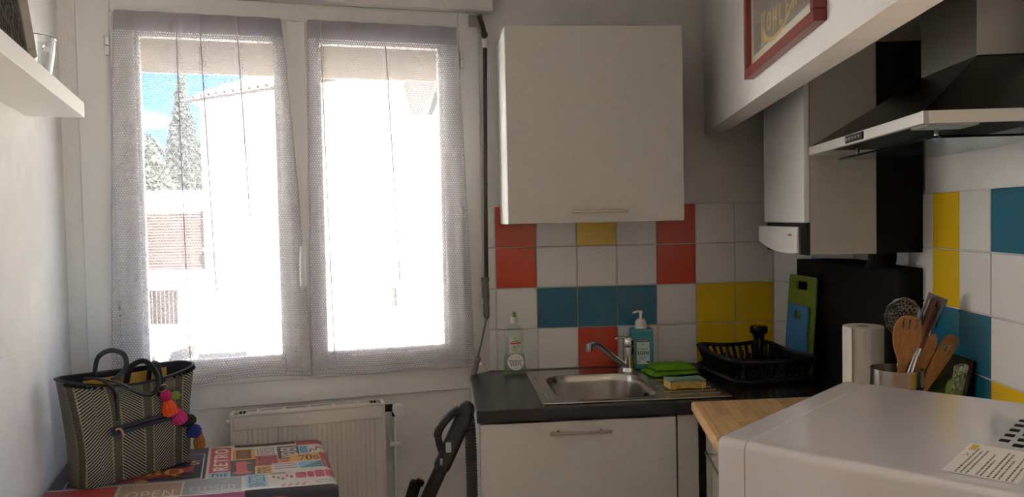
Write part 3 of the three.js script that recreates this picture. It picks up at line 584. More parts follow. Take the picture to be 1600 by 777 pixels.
{
  const slot = (x, y, w, h) => new THREE.Path(rrect(x - w / 2, y - h / 2, x + w / 2, y + h / 2, h * 0.35).getPoints(6));
  const mk = (name, label, w, h, col, pos, lean, hw) => {
    const s = rrect(-w / 2, 0, w / 2, h, 0.012); s.holes.push(slot(0, h - 0.034, hw, 0.028));
    const g = ext(s, 0.007, 0.0015, 8); const o = mesh(name, g, std(col, 0.5), scene, pos); o.rotation.set(0, rad(-90), 0); o.rotateX(lean);
    return tag(o, label, 'chopping board', 'plastic chopping boards');
  };
  mk('chopping_board', 'green plastic chopping board leaning on the black box', 0.205, 0.340, lin(0.14, 0.20, 0.012), [1.247, 0.9015, 0.255], -0.075, 0.075);
  mk('chopping_board', 'small blue plastic chopping board leaning on the green one', 0.152, 0.238, lin(0.035, 0.18, 0.42), [1.236, 0.9015, 0.255], -0.075, 0.05);
}
{
  const r = thing('paper_towel_roll', 'white embossed paper towel roll standing on the worktop', 'paper towel', [1.205, 0.9025, 0.748]);
  const emboss = (() => { const c = canvas(256, 256), g = c.getContext('2d'); g.fillStyle = '#888'; g.fillRect(0, 0, 256, 256); for (const [x, y] of [[64, 64], [192, 192]]) for (let k = 1; k < 6; k++) { g.strokeStyle = k % 2 ? '#ddd' : '#444'; g.lineWidth = 7; g.beginPath(); g.arc(x, y, k * 12, 0, 7); g.stroke(); } return texOf(c, { srgb: false, rx: 6, ry: 4 }); })();
  const paper = std(lin(0.78, 0.75, 0.68), 0.95, { bumpMap: emboss, bumpScale: 0.0015 });
  const body = new THREE.LatheGeometry([[0.019, 0], [0.054, 0], [0.055, 0.002], [0.055, 0.228], [0.054, 0.23], [0.019, 0.23]].map(([a, b]) => new THREE.Vector2(a, b)), 48);
  mesh('roll', clean(body, true), paper, r);
  mesh('core', lathe([[0.0185, 0.002], [0.0187, 0.002], [0.0187, 0.2295], [0.0165, 0.2295], [0.0165, 0.002], [0.0185, 0.002]], 32), std(lin(0.40, 0.31, 0.20), 0.9), r);
  mesh('loose_sheet', box(0.002, 0.226, 0.03, -0.054, 0.115, 0.022, 0.0008), paper, r);
}
// ------------------------------------------------------------ utensil pot and its utensils
const POT = [1.152, 0.903, 0.997];
{
  const p = thing('utensil_pot', 'brushed steel utensil pot with a row of small holes', 'pot', POT);
  const wallG = lathe([[0, 0.001], [0.060, 0.001], [0.0615, 0.003], [0.0615, 0.152], [0.0628, 0.155], [0.0615, 0.1565], [0.0598, 0.155], [0.0598, 0.004], [0, 0.004]], 48);
  mesh('pot_wall', wallG, M.steel, p);
  for (const y of [0.112, 0.04]) for (let k = 0; k < 22; k++) { const a = k * Math.PI * 2 / 22; const m = mesh('hole', cyl(0.0042, 0.0042, 0.0008, 0, 0, 0, 12, 'z'), M.blackMatt, p, [0.0617 * Math.sin(a), y, 0.0617 * Math.cos(a)]); m.rotation.y = a; }
}
// a flat-sided utensil is drawn in x,y (x right, y up), then stood in the pot
const woodU = std(lin(0.80, 0.72, 0.62), 0.6, { map: woodMap }), woodDark = std(lin(0.14, 0.045, 0.022), 0.4, { map: mottle }), woodPale = std(lin(0.92, 0.86, 0.78), 0.6, { map: woodMap });
function stand(o, foot, head, yaw = 0) {       // base of the object at foot, its +y towards head
  const a = V(...foot), b = V(...head);
  o.position.copy(a); o.quaternion.setFromUnitVectors(V(0, 1, 0), b.sub(a).normalize()); o.rotateY(yaw);
}
const zin = 0.997;
{
  const o = thing('slotted_wooden_spatula', 'broad wooden spatula with three slots at its top edge', 'utensil');
  const s = new THREE.Shape(); s.moveTo(-0.008, 0); s.lineTo(0.008, 0); s.lineTo(0.009, 0.15); s.bezierCurveTo(0.012, 0.18, 0.034, 0.20, 0.035, 0.24); s.bezierCurveTo(0.035, 0.275, 0.02, 0.288, 0, 0.288); s.bezierCurveTo(-0.02, 0.288, -0.035, 0.275, -0.035, 0.24); s.bezierCurveTo(-0.034, 0.20, -0.012, 0.18, -0.009, 0.15); s.closePath();
  for (const x of [-0.013, 0.002, 0.017]) s.holes.push(new THREE.Path(rrect(x - 0.0025, 0.252, x + 0.0025, 0.279, 0.002).getPoints(3)));
  const g = ext(s, 0.007, 0.0015, 10); g.translate(0, 0, -0.0035); mesh('blade', g, woodU, o);
  stand(o, [1.132, 0.910, 1.010], [1.182, 1.20, 1.010], rad(-12));
}
{
  const o = thing('skimmer', 'round perforated steel skimmer behind the wooden spatula', 'utensil');
  const s = new THREE.Shape(); s.absarc(0, 0.275, 0.052, 0, Math.PI * 2);
  for (let k = 0; k < 5; k++) for (let q = 0; q < Math.max(1, k * 6); q++) { const a = q / Math.max(1, k * 6) * 6.283, h = new THREE.Path(); h.absarc(k * 0.0098 * Math.cos(a), 0.275 + k * 0.0098 * Math.sin(a), 0.0024, 0, Math.PI * 2); s.holes.push(h); }
  const g = ext(s, 0.0016, 0, 6); const p = g.attributes.position; for (let i = 0; i < p.count; i++) { const dx = p.getX(i), dy = p.getY(i) - 0.275; p.setZ(i, p.getZ(i) - 0.014 * (1 - (dx * dx + dy * dy) / 0.0027)); } g.computeVertexNormals();
  mesh('disc', g, M.steel, o); mesh('stem', capTube([[0, 0, 0], [0, 0.12, -0.002], [0, 0.226, 0]], 0.0035, 10, 8), M.steel, o);
  stand(o, [1.166, 0.910, 0.960], [1.194, 1.185, 0.958], 0);
}
{
  const o = thing('wood_handled_server', 'steel server standing head down with a dark wooden handle', 'utensil');
  const s = new THREE.Shape(); s.moveTo(-0.0065, 0.215); s.lineTo(0.0065, 0.215); s.lineTo(0.0115, 0.345); s.quadraticCurveTo(0.0115, 0.356, 0, 0.356); s.quadraticCurveTo(-0.0115, 0.356, -0.0115, 0.345); s.closePath();
  const h = new THREE.Path(); h.absellipse(0, 0.338, 0.0035, 0.007, 0, Math.PI * 2); s.holes.push(h);
  const g = ext(s, 0.014, 0.003, 8); g.translate(0, 0, -0.007); const hd = mesh('handle', g, woodDark, o); hd.userData.label = 'dark varnished wooden handle';
  mesh('ferrule', cyl(0.0068, 0.0055, 0.022, 0, 0.206, 0, 16), M.chrome, o); mesh('stem', capTube([[0, 0.004, 0], [0, 0.11, 0.001], [0, 0.20, 0]], 0.0036, 10, 8), M.chrome, o);
  stand(o, [1.122, 0.912, 1.030], [1.276, 1.256, 0.985], rad(15));
}
{
  const o = thing('slotted_steel_turner', 'slotted steel turner with its blade up by the yellow tile', 'utensil');
  const s = poly([[-0.017, 0.236], [0.017, 0.236], [0.030, 0.262], [0.0315, 0.352], [-0.0315, 0.352], [-0.030, 0.262]]);
  for (let i = 0; i < 5; i++) { const x = -0.021 + i * 0.0105; s.holes.push(new THREE.Path(rrect(x - 0.0026, 0.268, x + 0.0026, 0.335, 0.0024).getPoints(3))); }
  mesh('blade', ext(s, 0.0016, 0, 4), std(lin(0.33, 0.33, 0.32), 0.4, { metalness: 1 }), o); mesh('stem', capTube([[0, 0, 0.002], [0, 0.12, 0.002], [0, 0.245, 0.001]], 0.0036, 10, 8), M.chrome, o);
  stand(o, [1.142, 0.912, 0.975], [1.282, 1.262, 0.985], rad(8));
}
{
  const o = thing('steel_spoon', 'shiny steel serving spoon behind the dark wooden handle', 'utensil');
  mesh('bowl', (() => { const g = ball(0.024, 0, 0.252, 0, 1, 1.4, 0.3, 24); return g; })(), M.chrome, o); mesh('stem', capTube([[0, 0, 0], [0, 0.12, 0], [0, 0.222, 0]], 0.003, 8, 8), M.chrome, o);
  stand(o, [1.160, 0.912, 0.985], [1.246, 1.15, 0.972], rad(-20));
}
{
  const o = thing('wooden_spoon_with_hole', 'pale wooden spoon handle with an oval hole leaning outwards', 'utensil');
  const s = new THREE.Shape(); s.moveTo(-0.007, 0); s.lineTo(0.007, 0); s.bezierCurveTo(0.009, 0.12, 0.022, 0.18, 0.022, 0.235); s.quadraticCurveTo(0.02, 0.272, 0, 0.272); s.quadraticCurveTo(-0.02, 0.272, -0.02, 0.235); s.bezierCurveTo(-0.018, 0.18, -0.009, 0.12, -0.007, 0); s.closePath();
  const h = new THREE.Path(); h.absellipse(0, 0.232, 0.006, 0.012, 0, Math.PI * 2); s.holes.push(h);
  const g = ext(s, 0.010, 0.002, 10); g.translate(0, 0, -0.005); mesh('blade', g, woodPale, o);
  stand(o, [1.153, 0.914, 1.010], [1.302, 1.132, 1.000], rad(5));
}
{
  const o = thing('narrow_wooden_spatula', 'narrow brown wooden spatula between the steel stems', 'utensil');
  const s = new THREE.Shape(); s.moveTo(-0.007, 0); s.lineTo(0.007, 0); s.lineTo(0.018, 0.20); s.quadraticCurveTo(0.018, 0.255, 0, 0.258); s.quadraticCurveTo(-0.016, 0.25, -0.016, 0.20); s.closePath();
  const g = ext(s, 0.006, 0.0015, 8); mesh('blade', g, woodU, o);
  stand(o, [1.140, 0.912, 0.990], [1.248, 1.142, 1.004], rad(-6));
}
// ------------------------------------------------------------ printed glass board on the right wall
{
  const c = canvas(640, 400), g = c.getContext('2d');
  g.fillStyle = '#0b0d0a'; g.fillRect(0, 0, 640, 400);
  const blob = (x, y, r, col) => { g.fillStyle = col; g.beginPath(); g.ellipse(x, y, r, r * 0.7, rr(0, 3), 0, 7); g.fill(); };
  for (let i = 0; i < 90; i++) blob(rr(120, 430), rr(180, 400), rr(8, 30), `rgb(${20 + 25 * rnd() | 0},${34 + 40 * rnd() | 0},${14 + 14 * rnd() | 0})`);
  blob(430, 190, 60, '#5f7d2c'); blob(425, 185, 42, '#8aa545');
  // tumbler with ice and mint
  g.fillStyle = '#88996a'; g.beginPath(); g.moveTo(440, 60); g.lineTo(600, 30); g.lineTo(570, 390); g.lineTo(480, 390); g.fill();
  for (let i = 0; i < 130; i++) { const t = rnd(), y = 70 + t * 310, w = 68 - 26 * t; blob(523 + rr(-w, w), y, rr(5, 15), ['#3f6b22', '#6d9338', '#a9b88a', '#c3cbae', '#2f5a1c', '#8fb04e'][Math.floor(rnd() * 6)]); }
  g.strokeStyle = '#c8d0be'; g.lineWidth = 4; g.beginPath(); g.ellipse(520, 54, 80, 18, -0.2, 0, 7); g.stroke();
  g.beginPath(); g.moveTo(440, 60); g.lineTo(480, 390); g.moveTo(600, 36); g.lineTo(572, 390); g.stroke(); g.fillStyle = '#e9ece2'; blob(560, 50, 26, '#b8c0ae'); blob(520, 60, 20, '#d5dacb');
  const b = thing('printed_glass_board', 'black glass board printed with a green iced drink', 'board', onWall(RGT, 0.825, 0.904, 0.048), RGT.r);
  const w = 0.280, h = 0.185, inner = b; b.rotation.order = 'YXZ'; b.rotation.x = -0.19;
  mesh('glass_plate', span(0, w, 0, h, 0, 0.005, 0.001), M.blackGloss, inner);
  mesh('print', at(clean(new THREE.PlaneGeometry(w - 0.004, h - 0.004), true), w / 2, h / 2, 0.0056), phy(lin(1, 1, 1), 0.25, { map: texOf(c, { wrap: false }), clearcoat: 1, clearcoatRoughness: 0.05 }), inner);
}
// ------------------------------------------------------------ microwave
{
  const e = rad(41.5), W = 0.455, D = 0.338, H = 0.265, A = [0.351, 1.898];
  const cx = A[0] + W / 2 * Math.cos(e) + D / 2 * Math.sin(e), cz = A[1] - W / 2 * Math.sin(e) + D / 2 * Math.cos(e);
  const m = thing('microwave_oven', 'glossy white microwave oven turned away on the wooden worktop', 'microwave', [cx, 0.9025, cz], e);
  const h0 = 0.016;
  mesh('body', at(ext(rrect(-W / 2, h0, W / 2, H, 0.013), D - 0.0366, 0.0014, 8), 0, 0, -D / 2 + 0.0366), M.enamel, m);
  mesh('front_bezel', at(ext(rrect(-W / 2, h0, W / 2, H, 0.013), 0.0362, 0.0014, 8), 0, 0, -D / 2), M.enamel, m);
  const door = mesh('door', span(-W / 2 + 0.012, W / 2 - 0.11, h0 + 0.01, H - 0.012, -D / 2 - 0.006, -D / 2 + 0.002, 0.003), M.blackGloss, m);
  mesh('door_handle', span(W / 2 - 0.135, W / 2 - 0.12, h0 + 0.03, H - 0.03, -D / 2 - 0.03, -D / 2 - 0.006, 0.004), M.white, door);
  for (const [i, y] of [[0, 0.17], [1, 0.09]]) mesh('dial', cyl(0.022, 0.022, 0.018, W / 2 - 0.055, y, -D / 2 - 0.008, 24, 'z'), M.white, m);
  for (const [x, z] of [[-1, -1], [1, -1], [-1, 1], [1, 1]]) mesh('foot', cyl(0.013, 0.011, h0, x * (W / 2 - 0.13), h0 / 2, z * (D / 2 - 0.14), 14), M.blackPlastic, m);
  // vent slots in the top
  const L2 = (x, z) => [x, z];
  for (let i = 0; i < 3; i++) for (let j = 0; j < 5; j++) { const v = mesh('vent_slot', ext(rrect(-0.007, -0.0055, 0.007, 0.0055, 0.002), 0.0008), M.blackMatt, m, [-W / 2 + 0.209 + (j - 0.5 * (i % 2)) * 0.030, H - 0.0003, -D / 2 + 0.278 + 0.017 * i]); v.rotation.x = -Math.PI / 2; }
  const c = canvas(600, 420), g = c.getContext('2d');
  g.fillStyle = '#dcd8cf'; g.fillRect(0, 0, 600, 420);
  g.fillStyle = '#c9a93a'; g.fillRect(470, 20, 120, 42); g.strokeStyle = '#444'; g.lineWidth = 4; g.beginPath(); g.moveTo(330, 20); g.lineTo(400, 60); g.moveTo(330, 60); g.lineTo(410, 30); g.stroke();
  g.fillStyle = '#55524c';
  const rows = [[70, 0.95], [100, 0.85], [130, 0.9], [185, 0.8], [210, 0.6], [250, 0.95], [280, 0.9], [310, 0.7], [350, 0.85], [380, 0.5]];
  for (const [y, k] of rows) { let x = 20; while (x < 560 * k) { const w = rr(12, 46); g.fillRect(x, y, Math.min(w, 560 * k - x), 11); x += w + 7; } }
  const st = mesh('warning_sticker', at(clean(new THREE.PlaneGeometry(0.132, 0.072).rotateX(-Math.PI / 2), true), 0, 0, 0), std(lin(1, 1, 1), 0.6, { map: texOf(c, { wrap: false }) }), m, [-W / 2 + 0.103, H + 0.0006, -D / 2 + 0.286]);
  st.userData.label = 'printed paper warning sticker';
}
// ------------------------------------------------------------ table with its printed oilcloth
const TH = 0.75;
{
  const A = [-0.409, 0.299], B = [-0.297, 0.747], D0 = [-1.150, 0.372], C0 = [-1.022, 0.822];   // far right, near right, far left, near left
  const t = thing('small_table', 'small table under a printed oilcloth in front of the radiator', 'table', [-0.72, 0, 0.56]);
  const rel = ([x, z]) => [x + 0.72, z - 0.56];
  const inset = (p, k) => { const q = rel(p); return [q[0] * k, q[1] * k]; };
  mesh('tabletop', prism([A, B, C0, D0].map((p) => inset(p, 0.985)), 0.72, 0.7455, 0.002), std(lin(0.45, 0.33, 0.2), 0.6, { map: woodMap }), t);
  for (const p of [A, B, C0, D0]) { const [x, z] = inset(p, 0.86); mesh('leg', span(x - 0.018, x + 0.018, 0, 0.72, z - 0.018, z + 0.018, 0.003), M.white, t); }

  // print, laid out in metres from the far right corner: u to the left, v towards the room
  const PX = 1700, UL = 0.75, VL = 0.64, c = canvas(Math.round(UL * PX), Math.round(VL * PX)), g = c.getContext('2d');
  const Xc = (u) => (UL - u) * PX, Yc = (v) => v * PX;
  const rect = (u1, u0, v0, v1, col) => { g.fillStyle = col; g.fillRect(Xc(u1), Yc(v0), (u1 - u0) * PX, (v1 - v0) * PX); };
  const word = (txt, u1, u0, v0, v1, col, font = 'bold', fam = 'sans-serif', turn = false) => {
    g.save(); g.fillStyle = col; g.textAlign = 'center'; g.textBaseline = 'middle';
    const w = (u1 - u0) * PX, h = (v1 - v0) * PX; g.translate(Xc((u0 + u1) / 2), Yc((v0 + v1) / 2)); if (turn) g.rotate(-Math.PI / 2);
    const W = turn ? h : w, H = turn ? w : h; g.font = `${font} 100px ${fam}`; const m = g.measureText(txt).width; g.scale(W / m, H / 78); g.fillText(txt, 0, 4); g.restore();
  };
  rect(0.75, 0, 0, VL, '#d9d3c3');
  rect(0.75, 0.338, 0, 0.325, '#20243c');                              // dark grill panel under the bag
  rect(0.75, 0.36, 0.0, 0.06, '#1f2a44'); g.strokeStyle = '#cfd0d4'; g.lineWidth = 7; g.strokeRect(Xc(0.70), Yc(0.07), 0.352 * PX, 0.248 * PX);
  g.fillStyle = '#a3262c'; g.beginPath(); g.moveTo(Xc(0.62), Yc(0.30)); g.lineTo(Xc(0.37), Yc(0.19)); g.lineTo(Xc(0.375), Yc(0.245)); g.lineTo(Xc(0.55), Yc(0.31)); g.fill();
  word("BBQ", 0.56, 0.395, 0.205, 0.262, '#e0a530', 'bold', 'serif'); word("'S", 0.40, 0.355, 0.135, 0.178, '#e2b53b'); word('GRILL & BAR', 0.52, 0.38, 0.275, 0.295, '#8f2f33'); g.fillStyle = '#e0a530'; g.beginPath(); g.ellipse(Xc(0.505), Yc(0.305), 30, 16, 0, 0, 7); g.fill();
  rect(0.33, 0.27, 0.02, 0.278, '#c23a3f'); word('RETRO', 0.322, 0.278, 0.03, 0.268, '#efe7d8', 'bold', 'sans-serif', true);
  rect(0.33, 0.27, 0.28, 0.326, '#8fc1d6'); word('THE', 0.325, 0.275, 0.287, 0.32, '#2b2e3a');
  rect(0.27, 0.20, 0.168, 0.326, '#3a2f38'); g.fillStyle = '#d0555a'; g.fillRect(Xc(0.255), Yc(0.185), 0.03 * PX, 0.11 * PX); g.beginPath(); g.ellipse(Xc(0.238), Yc(0.295), 46, 22, 0, 0, 7); g.fill(); g.fillRect(Xc(0.262), Yc(0.20), 0.052 * PX, 18);
  rect(0.265, 0.20, 0.05, 0.165, '#d9a03c'); rect(0.255, 0.212, 0.06, 0.155, '#5d2a22'); for (let i = 0; i < 6; i++) { g.fillStyle = '#b8683a'; g.fillRect(Xc(0.25), Yc(0.068 + i * 0.014), 0.03 * PX, 7); }
  rect(0.20, 0.135, 0.045, 0.14, '#ded8c9'); for (let i = 0; i < 4; i++) word(['LEMON', 'FRESH', 'DRINK', 'SODA'][i], 0.195, 0.14, 0.05 + i * 0.022, 0.068 + i * 0.022, '#514750');
  rect(0.135, 0.10, 0.05, 0.10, '#e0b244'); word('FREE', 0.131, 0.104, 0.06, 0.09, '#6a4a20');
  rect(0.133, 0.07, 0.050, 0.188, '#3b2730'); word('NEVER', 0.128, 0.075, 0.06, 0.178, '#e9dcd6', 'bold', 'sans-serif', true);
  rect(0.20, 0.135, 0.14, 0.244, '#c23a3f'); word('HATE', 0.196, 0.14, 0.15, 0.236, '#4a2b33', 'bold', 'serif', true);
  rect(0.135, 0.10, 0.19, 0.225, '#e0844a'); word('LOVE', 0.132, 0.102, 0.198, 0.22, '#b8542c');
  rect(0.203, 0.155, 0.246, 0.322, '#e0b244'); word('FOR', 0.199, 0.159, 0.255, 0.313, '#4a3a20', 'bold', 'sans-serif', true);
  rect(0.155, 0.08, 0.228, 0.30, '#d9cfcc'); for (let i = 0; i < 3; i++) { g.fillStyle = '#7a5560'; g.fillRect(Xc(0.15), Yc(0.236 + i * 0.021), 0.066 * PX, 10); }
  rect(0.07, 0.04, 0.06, 0.14, '#8fc1d6'); word('BISTRO', 0.066, 0.044, 0.065, 0.135, '#2f6a8c', 'bold', 'sans-serif', true);
  g.strokeStyle = '#2a2226'; g.lineWidth = 8; g.beginPath(); g.moveTo(Xc(0.036), Yc(0.13)); g.bezierCurveTo(Xc(0.03), Yc(0.05), Xc(0.02), Yc(0.16), Xc(0.014), Yc(0.09)); g.bezierCurveTo(Xc(0.01), Yc(0.05), Xc(0.005), Yc(0.12), Xc(0.002), Yc(0.08)); g.stroke();
  rect(0.10, 0.01, 0.145, 0.222, '#e0aa3c'); word('70s', 0.078, 0.014, 0.155, 0.212, '#5a3020', 'bold', 'serif');
  rect(0.08, 0.01, 0.228, 0.295, '#86c2dc'); g.fillStyle = '#22303f'; for (let i = 0; i < 3; i++) { g.beginPath(); g.moveTo(Xc(0.076), Yc(0.29)); g.lineTo(Xc(0.014), Yc(0.232 + i * 0.022)); g.lineTo(Xc(0.014), Yc(0.243 + i * 0.022)); g.fill(); }
  rect(0.012, 0, 0.14, 0.30, '#b8343a'); rect(0.072, 0.0, 0.0, 0.048, '#a92a2c'); rect(0.26, 0.075, 0.0, 0.03, '#3c2b2b');
  rect(0.55, 0.395, 0.336, 0.45, '#b99b82'); word('OPEN', 0.535, 0.408, 0.392, 0.448, '#e6dccb', 'normal');
  rect(0.75, 0.56, 0.336, 0.45, '#c23a3f'); rect(0.39, 0.24, 0.330, 0.452, '#9ba09a'); word('CLOSED', 0.375, 0.255, 0.392, 0.432, '#c9cec9', 'normal');
  rect(0.23, 0.172, 0.318, 0.44, '#9ecbdd'); word('SWEETS', 0.225, 0.178, 0.325, 0.435, '#27404e', 'bold', 'serif', true);
  g.fillStyle = '#c93a48'; for (const [u1, u0, v0, v1] of [[0.095, 0.066, 0.335, 0.385], [0.063, 0.045, 0.332, 0.385], [0.042, 0.016, 0.325, 0.388], [0.014, -0.002, 0.322, 0.388]]) { g.beginPath(); g.roundRect(Xc(u1), Yc(v0), (u1 - u0) * PX, (v1 - v0) * PX, 14); g.fill(); }
  for (let i = 0; i < 5; i++) { g.fillStyle = i % 2 ? '#c93a48' : '#55505a'; g.fillRect(Xc(0.158 - 0.012 * i), Yc(0.345 + 0.012 * (i % 3)), 12, 34); }
  for (let i = 0; i < 4; i++) { g.fillStyle = '#cf5a60'; g.save(); g.translate(Xc(0.13 - 0.018 * i), Yc(0.425)); g.rotate(0.5); g.fillRect(0, 0, 12, 34); g.restore(); }
  g.strokeStyle = '#6c6468'; g.lineWidth = 5; g.beginPath(); g.ellipse(Xc(0.025), Yc(0.425), 34, 16, 0, 0, 7); g.moveTo(Xc(0.155), Yc(0.328)); g.ellipse(Xc(0.14), Yc(0.325), 34, 11, 0, 0, 7); g.stroke();
  // front drop
  rect(0.75, 0.232, 0.455, 0.64, '#b0578f'); rect(0.66, 0.40, 0.455, 0.64, '#d9cfc0'); rect(0.232, -0.01, 0.452, 0.64, '#1d2238'); word('CAFE', 0.045, 0.005, 0.49, 0.53, '#b9c2b0');
  g.fillStyle = '#b02c34'; g.beginPath(); g.ellipse(Xc(0.15), Yc(0.53), 110, 90, 0, 0, 7); g.fill(); g.strokeStyle = '#c9a53c'; g.lineWidth = 9; g.beginPath(); g.arc(Xc(0.21), Yc(0.56), 110, 4.6, 6.0); g.stroke(); g.strokeStyle = '#8f96a6'; g.lineWidth = 8; g.beginPath(); g.moveTo(Xc(0.115), Yc(0.64)); g.bezierCurveTo(Xc(0.11), Yc(0.46), Xc(0.07), Yc(0.46), Xc(0.05), Yc(0.64)); g.stroke();

  const oil = phy(lin(0.80, 0.80, 0.80), 0.35, { map: texOf(c, { wrap: false }), clearcoat: 0.35, clearcoatRoughness: 0.2, side: THREE.DoubleSide });
  // cloth: the top, a rounded fold and a drop along the near and the right edge
  const NU = 44, NV = 46, pos = [], uv = [], idx = [], r = 0.010, DROP = 0.17;
  const LU = 0.75, Lv = 0.461;
  const e1 = V(D0[0] - A[0], 0, D0[1] - A[1]).normalize(), e2 = V(B[0] - A[0], 0, B[1] - A[1]).normalize();
  const bend = (d) => { // distance past the edge minus r -> [horizontal, down]
    if (d <= 0) return [d, 0]; const a = d / r; if (a < Math.PI / 2) return [r * Math.sin(a), r * (1 - Math.cos(a))]; return [r, r + (d - r * Math.PI / 2)];
  };
  for (let j = 0; j <= NV; j++) for (let i = 0; i <= NU; i++) {
    const pu = i / NU, pv = j / NV;
    const du = pu < 0.22 ? (0.22 - pu) / 0.22 * DROP : -(pu - 0.22) / 0.78 * (LU - r), dv = pv > 0.7 ? (pv - 0.7) / 0.3 * DROP : (pv - 0.7) / 0.7 * (Lv - r);
    const [hu, yu] = bend(du), [hv, yv] = bend(dv);
    const u = -hu, v = (Lv - r) + hv, drop = Math.max(yu, yv) + 0.15 * Math.min(yu, yv);
    const rip = 0.002 * Math.sin(u * 40 + v * 30) * Math.min(1, drop * 20);
    const P = V(A[0], 0, A[1]).addScaledVector(e1, u + r * 0 + rip).addScaledVector(e2, v + rip);
    pos.push(P.x, TH + 0.001 - drop + 0.0008 * Math.sin(u * 26) * Math.cos(v * 19), P.z);
    uv.push(1 - (u > -1 ? (-du) : 0) / UL, 1 - ((Lv - r) + dv) / VL);
  }
  for (let j = 0; j < NV; j++) for (let i = 0; i < NU; i++) { const a = j * (NU + 1) + i; idx.push(a, a + NU + 1, a + 1, a + 1, a + NU + 1, a + NU + 2); }
  const geo = new THREE.BufferGeometry(); geo.setAttribute('position', new THREE.Float32BufferAttribute(pos, 3)); geo.setAttribute('uv', new THREE.Float32BufferAttribute(uv, 2)); geo.setIndex(idx); geo.computeVertexNormals();
  tag(mesh('oilcloth', geo, oil), 'colourful retro lettering oilcloth spread over the small table', 'tablecloth');
}
// ------------------------------------------------------------ woven tote bag
{
  const bag = thing('tote_bag', 'black and cream woven tote bag with dark straps on the table', 'bag', [-0.900, TH + 0.003, 0.545], rad(49));
  bag.scale.set(0.95, 0.915, 1);
  const PXB = 2400, c = canvas(1024, 1024), g = c.getContext('2d'), S = 1024 / 0.40;
  g.fillStyle = '#191718'; g.fillRect(0, 0, 1024, 1024);
  const period = 0.098, cream = '#9d9482';
  for (let k = 0; k < 5; k++) {
    const x0 = (k * period - 0.03) * S, wD = 0.070 * S, wC = 0.028 * S, dir = k % 2 ? 1 : -1;
    g.save(); g.beginPath(); g.rect(x0, 0, wD, 1024); g.clip(); g.strokeStyle = cream; g.lineWidth = 0.0034 * S;
    for (let y = -200; y < 1300; y += 0.0098 * S) { g.beginPath(); g.moveTo(x0, y + dir * 78); g.lineTo(x0 + wD, y - dir * 78); g.stroke(); }
    g.restore();
    const xc = x0 + wD; g.fillStyle = cream;
    for (let i = 0; i < 9; i++) for (let j = 0; j < 128; j++) if ((i + j) % 2) g.fillRect(xc + i * wC / 9, j * 8, wC / 9 * 0.75, 5);
    g.strokeStyle = '#a69d5c'; g.lineWidth = 5;
    for (const xe of [xc, xc + wC]) { g.beginPath(); for (let j = 0; j < 80; j++) g.lineTo(xe + (j % 2 ? 6 : -6), j * 13); g.stroke(); }
  }
  const weave = std(lin(0.88, 0.87, 0.86), 0.85, { map: texOf(c), side: THREE.DoubleSide, bumpMap: texOf(c, { srgb: false }), bumpScale: 0.0008 });
  const leather = std(lin(0.006, 0.006, 0.008), 0.5, { side: THREE.DoubleSide }), navy = std(lin(0.014, 0.017, 0.032), 0.45);
  const Hb = 0.318, W = (t) => 0.340 + 0.055 * t - 0.02 * Math.sin(t * 3.14), Dp = (t) => 0.128 + 0.02 * Math.sin(t * 3.0) - 0.022 * t;
  const section = (t, k, shrink = 0) => {                        // k in 0..1 around, starting at the front left corner
    const n = 4, a = k * Math.PI * 2, cs = Math.cos(a), sn = Math.sin(a), e = 0.32;
    const x = Math.sign(cs) * Math.abs(cs) ** e * (W(t) / 2 - shrink), z = Math.sign(sn) * Math.abs(sn) ** 0.45 * (Dp(t) / 2 - shrink);
    const dip = t > 0.5 ? -0.034 * ((t - 0.5) * 2) ** 2 * (1 - (2 * x / W(t)) ** 2) * (z > 0 ? 1 : 0.1) : 0;
    const wob = 0.004 * Math.sin(x * 40 + t * 7) * Math.sin(t * 3.14);
    return [x, t * Hb + dip - 0.006 * t * x / 0.2, z + wob];
  };
  const shell = (t0, t1, shrink, NT = 26, NK = 96) => {
    const pos = [], uv = [], idx = [];
    let per = [0]; for (let i = 1; i <= NK; i++) { const a = section(0.6, (i - 1) / NK), b = section(0.6, i / NK); per.push(per[i - 1] + Math.hypot(a[0] - b[0], a[2] - b[2])); }
    for (let j = 0; j <= NT; j++) for (let i = 0; i <= NK; i++) { const t = t0 + (t1 - t0) * j / NT; pos.push(...section(t, i / NK, shrink)); uv.push(per[i] / 0.40 + 0.11, t * Hb / 0.40); }
    for (let j = 0; j < NT; j++) for (let i = 0; i < NK; i++) { const a = j * (NK + 1) + i; idx.push(a, a + NK + 1, a + 1, a + 1, a + NK + 1, a + NK + 2); }
    const q = new THREE.BufferGeometry(); q.setAttribute('position', new THREE.Float32BufferAttribute(pos, 3)); q.setAttribute('uv', new THREE.Float32BufferAttribute(uv, 2)); q.setIndex(idx); q.computeVertexNormals(); return q;
  };
  mesh('woven_body', shell(0, 1, 0), weave, bag);
  mesh('bag_base', (() => { const pts = Array.from({ length: 64 }, (_, i) => section(0, i / 64)).map(([x, , z]) => [x * 0.99, z * 0.99]); return prism(pts, 0.0005, 0.006); })(), leather, bag);
  const lining = mesh('lining', shell(0.25, 0.995, 0.004), std(lin(0.016, 0.017, 0.026), 0.8, { side: THREE.DoubleSide }), bag);
  mesh('inner_pocket', box(0.26, 0.12, 0.004, 0.01, 0.243, -0.030, 0.0015), std(lin(0.50, 0.27, 0.025), 0.7), lining);
  mesh('rim_binding', tube(Array.from({ length: 96 }, (_, i) => section(1, i / 96)), 0.0045, 200, 8, true), leather, bag);
  // little pompom trim below the rim
  for (let i = 0; i < 26; i++) { const p = section(0.965, 0.02 + i * 0.46 / 25); mesh('trim_pompom', ball(0.0048, p[0], p[1], p[2] + 0.003, 1, 1, 1, 10), M.blackMatt, bag); }
